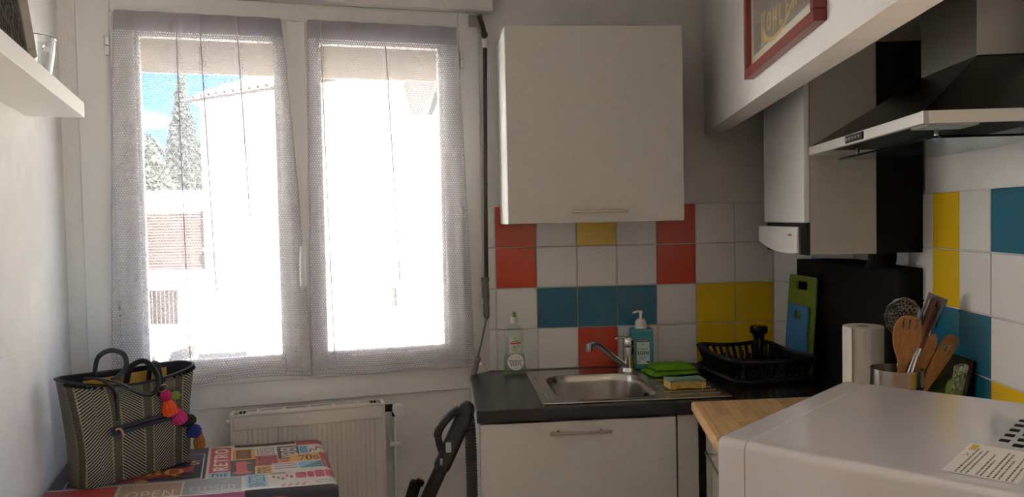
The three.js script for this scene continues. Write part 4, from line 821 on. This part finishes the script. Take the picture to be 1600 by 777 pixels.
  const strap = (pts, r = 0.006) => { const cv = new THREE.CatmullRomCurve3(pts.map((p) => V(...p)), false, 'centripetal'), s = rrect(-0.0032, -0.0085, 0.0032, 0.0085, 0.003); return clean(new THREE.ExtrudeGeometry(s, { steps: 70, extrudePath: cv, curveSegments: 3 })); };
  // front handle flopped over the front, rear handle standing in a loop
  mesh('handle', strap([[-0.075, 0.20, 0.066], [-0.078, 0.27, 0.069], [-0.115, 0.318, 0.060], [-0.15, 0.325, 0.035], [-0.11, 0.318, 0.045], [-0.06, 0.295, 0.072], [-0.02, 0.262, 0.085], [0.02, 0.250, 0.088], [0.046, 0.275, 0.082], [0.042, 0.325, 0.062], [0.022, 0.350, 0.045], [-0.002, 0.335, 0.022], [-0.008, 0.29, 0.004], [-0.008, 0.25, -0.01]]), leather, bag);
  mesh('handle', strap([[-0.075, 0.25, -0.052], [-0.075, 0.32, -0.048], [-0.07, 0.372, -0.03], [-0.045, 0.388, -0.012], [-0.015, 0.372, 0.004], [-0.015, 0.335, 0.016], [-0.045, 0.312, 0.030], [-0.07, 0.305, 0.04]]), leather, bag);
  mesh('handle_tab', [strap([[0.058, 0.235, 0.068], [0.059, 0.29, 0.068], [0.057, 0.338, 0.054], [0.054, 0.338, 0.034], [0.052, 0.30, 0.022], [0.052, 0.25, 0.012]]), strap([[-0.076, 0.19, 0.067], [-0.077, 0.26, 0.069]])], leather, bag);
  const pocket = mesh('zip_pocket', (() => { const q = ext(rrect(-0.095, -0.014, 0.095, 0.014, 0.008), 0.004, 0.001); q.rotateZ(0.06); q.translate(-0.005, 0.162, 0.0735); return boxUV(q); })(), navy, bag);
  mesh('zip_line', (() => { const q = box(0.16, 0.004, 0.0022, -0.012, 0, 0); q.rotateZ(0.06); q.translate(0.01, 0.164, 0.0782); return boxUV(q); })(), M.blackMatt, pocket);
  mesh('zip_pull', [tube([[-0.088, 0.164, 0.080], [-0.080, 0.166, 0.084], [-0.073, 0.158, 0.086], [-0.068, 0.142, 0.083]], 0.0038, 16, 8)], std(lin(0.42, 0.20, 0.09), 0.7), pocket);
  // charm of pompoms and tassels
  const wool = (col) => std(col, 0.95, { bumpMap: plasterBump, bumpScale: 0.006 });
  const charm = new THREE.Group(); charm.name = 'charm'; bag.add(charm); charm.position.set(-0.050, 0, 0.003); charm.userData.label = 'bright pompom and tassel charm';
  const ring = new THREE.TorusGeometry(0.014, 0.0017, 8, 28); const rg = clean(ring); rg.rotateX(0.5); rg.translate(0.106, 0.262, 0.082);
  mesh('ring', rg, std(lin(0.62, 0.42, 0.20), 0.3, { metalness: 1 }), charm);
  const fuzzy = (r, x, y, z, sx = 1, sy = 1, sz = 1) => { const q = new THREE.IcosahedronGeometry(r, 4), p = q.attributes.position; for (let i = 0; i < p.count; i++) { const v = V(p.getX(i), p.getY(i), p.getZ(i)), k = 1 + 0.10 * (n32(v.x * 9 + 3, v.y * 9) - 0.5) + 0.07 * Math.sin(v.x * 900) * Math.sin(v.y * 800 + v.z * 700); p.setXYZ(i, v.x * k * sx, v.y * k * sy, v.z * k * sz); } q.computeVertexNormals(); return at(clean(q), x, y, z); };
  mesh('pompom', fuzzy(0.0175, 0.112, 0.237, 0.088), wool(lin(0.42, 0.012, 0.10)), charm);
  mesh('pompom', fuzzy(0.0145, 0.144, 0.232, 0.084), wool(lin(0.16, 0.28, 0.02)), charm);
  const tassel = (x, y, z, h, r, col, tilt) => { const q = lathe([[0, h], [0.006, h], [0.009, h * 0.93], [r * 0.7, h * 0.75], [r, h * 0.45], [r * 0.95, h * 0.1], [r * 0.6, 0], [0, 0.002]], 22), p = q.attributes.position; for (let i = 0; i < p.count; i++) { const a = Math.atan2(p.getZ(i), p.getX(i)), k = 1 + 0.07 * Math.sin(a * 11); p.setX(i, p.getX(i) * k); p.setZ(i, p.getZ(i) * k); } q.computeVertexNormals(); q.rotateZ(tilt); q.translate(x, y, z); mesh('tassel', boxUV(q), wool(col), charm); };
  tassel(0.128, 0.172, 0.086, 0.056, 0.021, lin(0.70, 0.07, 0.008), 0.25);
  tassel(0.163, 0.140, 0.084, 0.056, 0.022, lin(0.46, 0.018, 0.13), 0.45);
  mesh('pompom', fuzzy(0.0245, 0.190, 0.138, 0.070, 1.15, 0.85, 0.9), wool(lin(0.008, 0.008, 0.010)), charm);
  mesh('pompom', fuzzy(0.024, 0.212, 0.098, 0.068, 1, 0.95, 0.85), wool(lin(0.008, 0.03, 0.17)), charm);
  tassel(0.232, 0.034, 0.066, 0.062, 0.017, lin(0.36, 0.13, 0.025), 0.05);
}
// ------------------------------------------------------------ radiator
{
  const x0 = -0.905, x1 = -0.402, yT = 0.838, yB = 0.22, zF = 0.118, zB = 0.045;
  const r = thing('radiator', 'cream panel radiator with ribbed front under the window', 'radiator', onWall(WIN, 0, 0, 0), WIN.r);
  const n = 14, pitch = (x1 - x0 - 0.06) / n, s = [];
  // ribbed front sheet: plan profile pushed upwards, then capped by flat borders
  const prof = [[x0 + 0.012, zF]]; for (let i = 0; i < n; i++) { const c = x0 + 0.03 + pitch * (i + 0.5); prof.push([c - 0.011, zF], [c - 0.006, zF - 0.0055], [c + 0.006, zF - 0.0055], [c + 0.011, zF]); } prof.push([x1 - 0.012, zF]);
  const back = [[x1 - 0.012, zF - 0.012], [x0 + 0.012, zF - 0.012]];
  mesh('front_panel', [prism([...prof, ...back], yB + 0.045, yT - 0.052), span(x0 + 0.010, x1 - 0.010, yT - 0.052, yT - 0.008, zF - 0.012, zF, 0.003), span(x0 + 0.010, x1 - 0.010, yB, yB + 0.045, zF - 0.012, zF, 0.003), span(x0 + 0.02, x1 - 0.02, yB, yT - 0.012, zB, zB + 0.012)], M.radiator, r);
  mesh('side_cover', span(x0, x0 + 0.012, yB, yT - 0.004, zB, zF - 0.002, 0.002), M.radiator, r);
  mesh('side_cover', span(x1 - 0.012, x1, yB, yT - 0.004, zB, zF - 0.002, 0.002), M.radiator, r);
  const g = mesh('top_grille', [span(x0, x1, yT - 0.006, yT, zF - 0.008, zF - 0.001, 0.001), span(x0, x1, yT - 0.006, yT, zB, zB + 0.008, 0.001), ...Array.from({ length: 7 }, (_, i) => span(x0 + i * (x1 - x0 - 0.012) / 6, x0 + 0.012 + i * (x1 - x0 - 0.012) / 6, yT - 0.006, yT - 0.001, zB + 0.008, zF - 0.008)), span(x0 + 0.05, x1 - 0.05, yT - 0.007, yT - 0.003, zB + 0.02, zF - 0.022)], M.radiator, r);
  for (const x of [x0 + 0.030, x1 - 0.046]) mesh('grille_slot', [span(x, x + 0.007, yT - 0.002, yT + 0.0006, zB + 0.022, zF - 0.026), span(x + 0.011, x + 0.018, yT - 0.002, yT + 0.0006, zB + 0.022, zF - 0.026)], M.blackMatt, g);
  mesh('bleed_plug', [cyl(0.009, 0.009, 0.014, x0 - 0.006, yT - 0.03, 0.082, 16, 'x')], M.white, r);
  const v = mesh('valve', [cyl(0.013, 0.013, 0.026, x1 + 0.016, 0.812, 0.082, 16, 'x'), cyl(0.010, 0.010, 0.035, x1 + 0.036, 0.800, 0.082, 16)], M.blackPlastic, r);
  const k = mesh('thermostat_knob', [cyl(0.0195, 0.0205, 0.034, x1 + 0.046, 0.808, 0.108, 28, 'z')], M.white, v); k.userData.label = 'white round thermostat knob';
  mesh('pipe', tube([[x1 + 0.036, 0.80, 0.082], [x1 + 0.036, 0.60, 0.080], [x1 + 0.036, 0.02, 0.080]], 0.0075, 20, 12), M.wall, r);
  mesh('pipe_clip', [box(0.038, 0.012, 0.02, x1 + 0.034, 0.685, 0.086, 0.004), box(0.008, 0.008, 0.075, x1 + 0.024, 0.685, 0.045)], M.white, r);
  mesh('bracket', [span(x0 + 0.08, x0 + 0.11, 0.3, 0.75, 0.002, zB), span(x1 - 0.11, x1 - 0.08, 0.3, 0.75, 0.002, zB)], M.radiator, r);
}
// ------------------------------------------------------------ vacuum cleaner wand leaning on the worktop end
{
  const Z = 0.60, v = thing('vacuum_cleaner_wand', 'black vacuum cleaner wand and grip leaning beside the worktop', 'vacuum cleaner', [0, 0, Z]);
  const dirL = V(0.072, 0.915, 0).sub(V(-0.055, 0.648, 0)).normalize();
  const P = (d) => [0.072 - dirL.x * d, 0.905 - dirL.y * d, 0.0];
  const flat = (a, b, w, d, r) => { const A = V(...a), B = V(...b), L = A.distanceTo(B), g = box(w, L, d, 0, 0, 0, r), q = new THREE.Quaternion().setFromUnitVectors(V(0, 1, 0), B.clone().sub(A).normalize()); g.applyQuaternion(q); const m = A.add(B).multiplyScalar(0.5); g.translate(m.x, m.y, m.z); return g; };
  mesh('tube', [flat(P(0.17), P(0.985), 0.040, 0.036, 0.014)], M.blackPlastic, v);
  mesh('grip', [flat(P(0.01), P(0.20), 0.050, 0.044, 0.018), ball(0.027, 0.066, 0.902, 0, 1, 1, 0.9, 22)], std(lin(0.014, 0.014, 0.017), 0.42), v);
  mesh('handle_loop', [...capTube([[0.060, 0.910, 0], [0.035, 0.900, 0], [0.005, 0.872, 0], [-0.014, 0.845, 0], [-0.018, 0.832, 0]], 0.0125, 26, 12), ...capTube([[-0.018, 0.834, 0], [-0.012, 0.80, 0], [0.0, 0.762, 0]], 0.0105, 14, 12)], std(lin(0.016, 0.016, 0.019), 0.45), v);
  mesh('release_button', [box(0.016, 0.030, 0.012, 0.013, 0.800, 0.022, 0.004)], std(lin(0.45, 0.45, 0.46), 0.3), v);
  mesh('slide_switch', [box(0.010, 0.022, 0.006, -0.008, 0.757, 0.019, 0.002)], std(lin(0.42, 0.41, 0.40), 0.4), v);
  mesh('accessory_clip', [flat([-0.083, 0.70, 0], [-0.115, 0.60, 0], 0.034, 0.034, 0.010), flat([-0.083, 0.70, 0], [-0.062, 0.688, 0], 0.016, 0.02, 0.004)], M.blackMatt, v);
  mesh('floor_head', [box(0.26, 0.035, 0.09, P(0.985)[0] - 0.01, 0.0185, 0.02, 0.012), box(0.05, 0.05, 0.05, P(0.975)[0], 0.045, 0.0, 0.012)], M.blackPlastic, v);
  // ribbed hose hanging from the grip down to the floor
  const hose = [[0.068, 0.905, -0.016], [0.076, 0.86, -0.03], [0.080, 0.76, -0.034], [0.080, 0.5, -0.034], [0.079, 0.2, -0.034], [0.06, 0.04, -0.03], [-0.02, 0.024, -0.06]];
  const cv = new THREE.CatmullRomCurve3(hose.map((p) => V(...p)), false, 'centripetal'), hg = new THREE.TubeGeometry(cv, 420, 0.0165, 14), hp = hg.attributes.position, hn = hg.attributes.normal;
  for (let i = 0; i < hp.count; i++) { const k = 0.0016 * Math.sin(Math.floor(i / 15) * 1.6); hp.setXYZ(i, hp.getX(i) + hn.getX(i) * k, hp.getY(i) + hn.getY(i) * k, hp.getZ(i) + hn.getZ(i) * k); }
  hg.computeVertexNormals();
  mesh('hose', clean(hg), std(lin(0.035, 0.035, 0.035), 0.5), v);
}
// ------------------------------------------------------------ shutter crank on the window frame
{
  const k = thing('shutter_crank', 'brown shutter crank rod with green-grey grips beside the window', 'crank', [0, 0, 0.03]);
  const rust = std(lin(0.045, 0.028, 0.020), 0.6, { map: mottle }), grip = std(lin(0.15, 0.145, 0.115), 0.5), rusty = std(lin(0.30, 0.26, 0.21), 0.6, { map: mottle });
  mesh('mounting_plate', [box(0.052, 0.042, 0.004, 0.150, 2.180, 0.004, 0.001), box(0.02, 0.012, 0.014, 0.160, 2.196, 0.010, 0.002)], rusty, k);
  mesh('knuckle', [...capTube([[0.164, 2.19, 0.012], [0.174, 2.155, 0.016], [0.178, 2.13, 0.014]], 0.009, 14, 10), ball(0.013, 0.179, 2.128, 0.014, 1, 1.1, 1, 14)], rust, k);
  mesh('collar', [cyl(0.0115, 0.0105, 0.03, 0.181, 2.095, 0.012, 18)], M.white, k);
  mesh('rod', tube([[0.181, 2.10, 0.012], [0.174, 1.70, 0.012], [0.168, 1.25, 0.012]], 0.0072, 20, 12), rust, k);
  mesh('upper_grip', [(() => { const g = lathe([[0, 0], [0.010, 0], [0.0115, 0.01], [0.0115, 0.05], [0.0135, 0.075], [0.0125, 0.12], [0.012, 0.128], [0.015, 0.132], [0.015, 0.148], [0, 0.149]], 20); g.rotateZ(0.02); g.translate(0.1665, 1.103, 0.012); return boxUV(g); })()], grip, k);
  mesh('guide_clip', box(0.006, 0.024, 0.012, 0.152, 1.165, 0.012, 0.002), M.white, k);
  mesh('arm', [...capTube([[0.167, 1.108, 0.012], [0.150, 1.035, 0.014], [0.130, 0.958, 0.016]], 0.0034, 12, 8), ball(0.0075, 0.1665, 1.104, 0.012, 1, 1, 1, 12), ball(0.0065, 0.131, 0.960, 0.016, 1, 1, 1, 12)], std(lin(0.16, 0.15, 0.14), 0.4, { metalness: 0.8 }), k);
  mesh('lower_grip', [(() => { const g = lathe([[0, 0], [0.0095, 0], [0.0105, 0.004], [0.0105, 0.076], [0.0125, 0.08], [0.0125, 0.09], [0, 0.092]], 20); g.rotateZ(-0.25); g.translate(0.108, 0.872, 0.018); return boxUV(g); })()], std(lin(0.24, 0.23, 0.20), 0.45), k);
}
// ------------------------------------------------------------ floating shelf, tumbler, leaning frame
{
  const sh = mesh('floating_shelf', span(-1.75, -0.466, 1.752, 1.792, 0.001, 0.134, 0.0015), std(lin(0.70, 0.69, 0.65), 0.5), scene, LFT.p, LFT.r);
  tag(sh, 'white floating shelf on the wall by the window', 'shelf');
  const g = thing('glass_tumbler', 'ribbed clear glass tumbler standing on the floating shelf', 'glass', onWall(LFT, -0.69, 1.7925, 0.062), 0);
  const p = [[0, 0.002], [0.030, 0.002]], N = 26; for (let i = 0; i <= N; i++) { const t = i / N; p.push([0.032 + 0.019 * t ** 0.8 + 0.0007 * (i % 2), 0.004 + 0.112 * t]); } p.push([0.0505, 0.1175], [0.0488, 0.116]); for (let i = N; i >= 0; i--) { const t = i / N; p.push([0.0295 + 0.019 * t ** 0.8, 0.010 + 0.106 * t]); } p.push([0, 0.010]);
  mesh('tumbler', lathe(p, 48), M.glass, g);
  const b = ball(0.009, 0, 0, 0, 1, 1, 0.35, 16); b.rotateY(rad(60)); b.translate(0.042, 0.086, 0.026); mesh('embossed_seal', b, M.glass, g);
  const fr = thing('shelf_picture', 'dark patterned picture in a grey-brown frame leaning on the shelf', 'picture', onWall(LFT, -0.875, 1.7925, 0.045), LFT.r + rad(24));
  fr.rotation.order = 'YXZ'; fr.rotation.x = rad(-7);
  const pat = pixelTex(128, 128, (x, y) => { const k = n32(x / 128, y / 128 * 0.5) > 0.5 ? 60 : 150; return [k, k * 0.95, k * 0.85]; });
  mesh('frame', [span(-0.20, 0, 0, 0.014, 0, 0.016, 0.002), span(-0.20, 0, 0.236, 0.25, 0, 0.016, 0.002), span(-0.20, -0.186, 0.014, 0.236, 0, 0.016, 0.002), span(-0.014, 0, 0.014, 0.236, 0, 0.016, 0.002)], std(lin(0.22, 0.19, 0.16), 0.6), fr);
  mesh('print', span(-0.186, -0.014, 0.014, 0.236, 0.004, 0.009), std(lin(0.7, 0.7, 0.7), 0.7, { map: (() => { const t = pat.clone(); t.repeat.set(8, 8); return t; })() }), fr);
}
// ------------------------------------------------------------ the street outside
const G = -3.2;
const mo = {
  render: std(lin(0.72, 0.66, 0.55), 0.9, { map: plasterMap }), roof: std(lin(0.075, 0.062, 0.046), 0.85, { map: mottle }), eave: std(lin(0.05, 0.045, 0.04), 0.9), pale: std(lin(0.75, 0.72, 0.66), 0.85), tarmac: std(lin(0.30, 0.29, 0.28), 0.95, { map: mottle }),
  brown: std(lin(0.046, 0.026, 0.019), 0.8), green: std(lin(0.011, 0.017, 0.010), 0.95), green2: std(lin(0.015, 0.021, 0.012), 0.95), bark: std(lin(0.10, 0.07, 0.05), 0.9),
  carWhite: phy(lin(0.72, 0.72, 0.71), 0.3, { clearcoat: 0.6, clearcoatRoughness: 0.1 }), carGrey: phy(lin(0.34, 0.36, 0.38), 0.3, { clearcoat: 0.6, clearcoatRoughness: 0.1 }), carGlass: std(lin(0.012, 0.013, 0.014), 0.35), tyre: std(lin(0.02, 0.02, 0.02), 0.8), lampRed: std(lin(0.35, 0.02, 0.015), 0.3),
};
structure(mesh('ground', at(clean(new THREE.BoxGeometry(160, 0.4, 160)), 0, G - 0.2, -40), mo.tarmac), 'sunlit street surface below the window', 'ground');
{
  // rendered house: facade runs from (-7.3, -22.1) to the right and nearer
  const ang = Math.atan2(15.753 - 22.078, 1.22 + 7.292), b = thing('rendered_house', 'sunlit cream rendered house with low tiled roof across the street', 'house', [-7.292, G, -22.078], ang);
  const E = 8.445, Wd = 17;
  { const s = poly([[0, 0], [Wd, 0], [Wd, E], [0, E]]); for (const [x0, x1, yb, yt] of [[7.30, 7.72, 0.1, 3.0], [8.95, 9.7, 0.1, 3.3]]) s.holes.push(new THREE.Path().setFromPoints([[x0, yb], [x0, yt], [x1, yt], [x1, yb]].map(([x, y]) => new THREE.Vector2(x, y)))); const f = ext(s, 0.4); f.translate(0, 0, -0.4); mesh('wall', [f, span(0, Wd, 0, E, -9, -3.4), span(0, 0.4, 0, E, -3.4, -0.4), span(Wd - 0.4, Wd, 0, E, -3.4, -0.4), span(0.4, Wd - 0.4, 3.6, E, -3.4, -0.4)], mo.render, b); }
  mesh('eaves_moulding', [span(-0.12, Wd, E, E + 0.14, -9, 0.14)], mo.pale, b);
  mesh('eaves_shadow_line', tube([[-0.3, E + 0.10, 0.40], [Wd, E + 0.10, 0.40]], 0.065, 2, 8), mo.eave, b);  // thin dark tube, its colour standing in for the shadow line at the eaves
  const rf = new THREE.BufferGeometry(), y0 = E + 0.14, y1 = E + 2.6, A = [[-0.35, y0, 0.35], [Wd, y0, 0.35], [Wd, y0, -9.3], [-0.35, y0, -9.3], [4.2, y1, -4.5], [Wd, y1, -4.5]], q = [[0, 1, 5], [0, 5, 4], [3, 0, 4], [2, 3, 4], [2, 4, 5], [1, 2, 5], [0, 3, 2], [0, 2, 1]], pp = [];
  for (const t of q) for (const i of t) pp.push(...A[i]); rf.setAttribute('position', new THREE.Float32BufferAttribute(pp, 3)); rf.computeVertexNormals();
  const roof = mesh('roof', clean(rf), mo.roof, b);
  for (let i = 0; i < 46; i++) { const x = 0.2 + i * 0.36, k = Math.min(1, (x + 0.35) / 4.55); const a = V(x, y0 + 0.03, 0.36), c = V(x, y0 + 0.03 + (y1 - y0) * k, 0.35 - 4.85 * k); mesh('tile_course', tube([a.toArray(), c.toArray()], 0.075, 1, 6), mo.roof, roof); }
  mesh('string_course', [span(0, Wd, 3.92, 4.02, 0, 0.07)], mo.pale, b);
  mesh('string_course', [span(0, 6.2, 4.92, 4.97, 0, 0.04)], mo.pale, b);
  const canopy = mesh('canopy', [span(4.6, 10.4, 3.80, 3.90, 0, 0.2)], mo.pale, b);
  for (const [x0, x1, yb, yt] of [[7.30, 7.72, 0.1, 3.0], [8.95, 9.7, 0.1, 3.3]]) { mesh('opening_frame', [span(x0 - 0.08, x0, yb, yt, 0, 0.06), span(x1, x1 + 0.08, yb, yt, 0, 0.06), span(x0 - 0.08, x1 + 0.08, yt, yt + 0.08, 0, 0.06)], mo.pale, b); }
  { const q = ext(poly([[8.3, 8.4], [9.5, 8.4], [9.3, 7.9], [8.95, 7.35], [8.6, 7.4]]), 0.4); mesh('eaves_box', q, mo.eave, b); }
}
{
  // low garage building with slatted brown screen
  const b = thing('garage_building', 'low white garage with brown slatted screen and dark opening', 'building', [-9.75, G, -22.55], rad(-8));
  { const s = poly([[-3.5, 0], [2.45, 0], [2.45, 3.35], [-3.5, 3.35]]); s.holes.push(new THREE.Path().setFromPoints([[0.35, 1.6], [0.35, 2.72], [1.55, 2.72], [1.55, 1.6]].map(([x, y]) => new THREE.Vector2(x, y)))); const f = ext(s, 0.25); f.translate(0, 0, -0.25); mesh('wall', [f, span(-3.5, 2.45, 0, 3.35, -3.2, -3), span(-3.5, -3.3, 0, 3.35, -3, -0.25), span(2.25, 2.45, 0, 3.35, -3, -0.25), span(-3.3, 2.25, 3.15, 3.35, -3, -0.25)], mo.pale, b); }
  mesh('parapet', span(0.25, 2.45, 3.35, 5.85, -3, -0.25), mo.pale, b);
  const sc = mesh('screen', span(-3.5, 2.45, 3.36, 5.16, -0.1, -0.06), mo.brown, b);
  for (let i = 0; i < 20; i++) mesh('slat', span(-3.5, 2.45, 3.38 + i * 0.09, 3.44 + i * 0.09, -0.06, -0.02), mo.brown, sc);
  mesh('window_grille', [...Array.from({ length: 9 }, (_, i) => span(0.4 + i * 0.135, 0.425 + i * 0.135, 1.6, 2.72, -0.06, -0.035)), span(0.35, 1.55, 1.6, 1.64, -0.07, -0.03), span(0.35, 1.55, 2.68, 2.72, -0.07, -0.03)], mo.brown, b);
}
function tree(name, label, pos, shapes, mat, mat2, trunkH, n) {
  const t = thing(name, label, 'tree', pos), geos = [[], []];
  const leaf = new THREE.TetrahedronGeometry(1, 0);
  for (let i = 0; i < n; i++) {
    const s = shapes[Math.floor(rnd() * shapes.length)], a = rnd() * 6.283, v = Math.acos(2 * rnd() - 1), k = 0.82 + 0.24 * rnd();
    let x = Math.sin(v) * Math.cos(a), y = Math.cos(v), z = Math.sin(v) * Math.sin(a); const taper = s.cone ? Math.max(0.12, 1 - Math.max(0, y) * 0.75) : 1;
    const g = leaf.clone(); g.scale(s.leaf * rr(0.6, 1.3), s.leaf * rr(0.6, 1.5), s.leaf * rr(0.6, 1.3)); g.rotateX(rnd() * 6); g.rotateY(rnd() * 6); g.translate(s.c[0] + x * s.r[0] * k * taper, s.c[1] + y * s.r[1] * k, s.c[2] + z * s.r[2] * k * taper);
    geos[rnd() < 0.5 ? 0 : 1].push(clean(g));
  }
  const core = shapes.map((s) => { const q = new THREE.SphereGeometry(1, 18, 24), p = q.attributes.position; for (let i = 0; i < p.count; i++) { const y = p.getY(i), tp = s.cone ? Math.max(0.12, 1 - Math.max(0, y) * 0.75) : 1; p.setXYZ(i, p.getX(i) * s.r[0] * 0.84 * tp + s.c[0], y * s.r[1] * 0.9 + s.c[1], p.getZ(i) * s.r[2] * 0.84 * tp + s.c[2]); } q.computeVertexNormals(); return clean(q); });
  const f = mesh('foliage', [...core, ...geos[0], ...geos[1]], mat, t); f.userData.kind = 'stuff';
  mesh('trunk', cyl(0.12, 0.2, trunkH, 0, trunkH / 2, 0, 12), mo.bark, t);
}
tree('cypress_tree', 'tall dark pointed cypress behind the garage', [-11.05, G, -32.4], [{ c: [0, 5.7, 0], r: [1.08, 5.55, 1.08], leaf: 0.10, cone: true }], mo.green, mo.green2, 3, 5200);
tree('broadleaf_tree', 'bushy green tree beside the tall cypress', [-11.7, G, -28.5], [{ c: [0, 6.6, 0], r: [1.15, 1.9, 1.2], leaf: 0.12 }, { c: [0.75, 5.4, 0.2], r: [0.85, 1.5, 0.9], leaf: 0.12 }, { c: [-1.2, 7.0, 0], r: [1.4, 1.6, 1.3], leaf: 0.12 }, { c: [0.1, 4.4, 0.4], r: [1.4, 1.4, 1.1], leaf: 0.12 }], mo.green2, mo.green, 4.5, 5200);
function car(label, pos, turn, paint, wag) {
  const c = thing('parked_car', label, 'car', pos, turn, 'cars parked in the street');
  const side = (pts, w, z, b) => { const g = ext(poly(pts), w, b, 6, 2); g.translate(0, 0, z - w / 2); return g; };
  const L = 2.0;
  mesh('body', [side([[-L, 0.32], [L, 0.32], [L + 0.05, 0.62], [L - 0.1, 0.86], [1.0, 0.95], [-1.95, 0.98], [-L - 0.04, 0.62]], 1.7, 0, 0.07), side([[-1.95, 0.94], [1.05, 0.92], [0.35, 1.42], [-1.35, 1.46], [-1.8, 1.3]], 1.46, 0, 0.08)], paint, c);
  mesh('side_window', side([[-1.6, 1.0], [0.8, 1.0], [0.28, 1.34], [-1.3, 1.36]], 1.475, 0, 0.01), mo.carGlass, c);
  const rw = box(0.02, 0.40, 1.16, 0, 0, 0, 0.008); rw.rotateZ(-0.38); rw.translate(-1.89, 1.16, 0); mesh('rear_window', rw, mo.carGlass, c);
  const fw = box(0.02, 0.68, 1.22, 0, 0, 0, 0.008); fw.rotateZ(0.95); fw.translate(0.735, 1.175, 0); mesh('windscreen', fw, mo.carGlass, c);
  for (const z of [-0.72, 0.72]) { mesh('rear_lamp', box(0.05, 0.16, 0.2, -1.99, 0.82, z, 0.02), mo.lampRed, c); mesh('mirror', box(0.12, 0.12, 0.16, 0.65, 1.02, z * 1.3, 0.03), paint, c); for (const x of [-1.25, 1.28]) mesh('wheel', [cyl(0.31, 0.31, 0.2, x, 0.31, z * 1.02, 24, 'z')], mo.tyre, c); }
}
car('white hatchback parked nose to the garage, rear window towards the kitchen', [-7.75, G, -19.7], rad(84), mo.carWhite);
car('white car parked alongside the hatchback, facing the kitchen', [-5.75, G, -18.4], rad(-84), mo.carWhite);
car('pale car parked near the shop canopy', [-3.55, G, -16.0], rad(-84), mo.carWhite);
{
  const v = thing('delivery_van', 'white delivery van parked in front of the cream house', 'van', [-1.15, G, -14.0], rad(-80));
  mesh('body', [span(-2.2, 1.5, 0.4, 2.65, -0.95, 0.95, 0.12), span(1.3, 2.3, 0.4, 1.25, -0.92, 0.92, 0.12)], mo.carWhite, v);
  const ws = box(0.03, 0.85, 1.6, 0, 0, 0, 0.01); ws.rotateZ(0.25); ws.translate(1.56, 2.0, 0); mesh('windscreen', ws, mo.carGlass, v);
  for (const x of [-1.4, 1.5]) for (const z of [-0.86, 0.86]) mesh('wheel', cyl(0.34, 0.34, 0.22, x, 0.34, z, 24, 'z'), mo.tyre, v);
}

{
  // unseen house added for bounce; its sunlit wall throws light through the kitchen window
  const b = thing('added_bounce_house', 'unseen pale house added to bounce sunlight into the kitchen', 'house', [-8, G, -1.5]);
  mesh('wall', span(-5, 0, 0, 7.4, -10.5, 10.5), mo.pale, b);
  mesh('eaves_moulding', span(-5.2, 0.25, 7.4, 7.6, -10.7, 10.7), mo.pale, b);
  const rf = prism([[-5.3, 0], [0.3, 0], [-2.5, -1.6]], -10.8, 10.8); rf.rotateX(Math.PI / 2); rf.translate(0, 7.6, 0); mesh('roof', boxUV(rf), mo.roof, b);
  mesh('string_course', span(0, 0.06, 3.9, 4.0, -10.5, 10.5), mo.pale, b);
}
renderer.render(scene, camera);
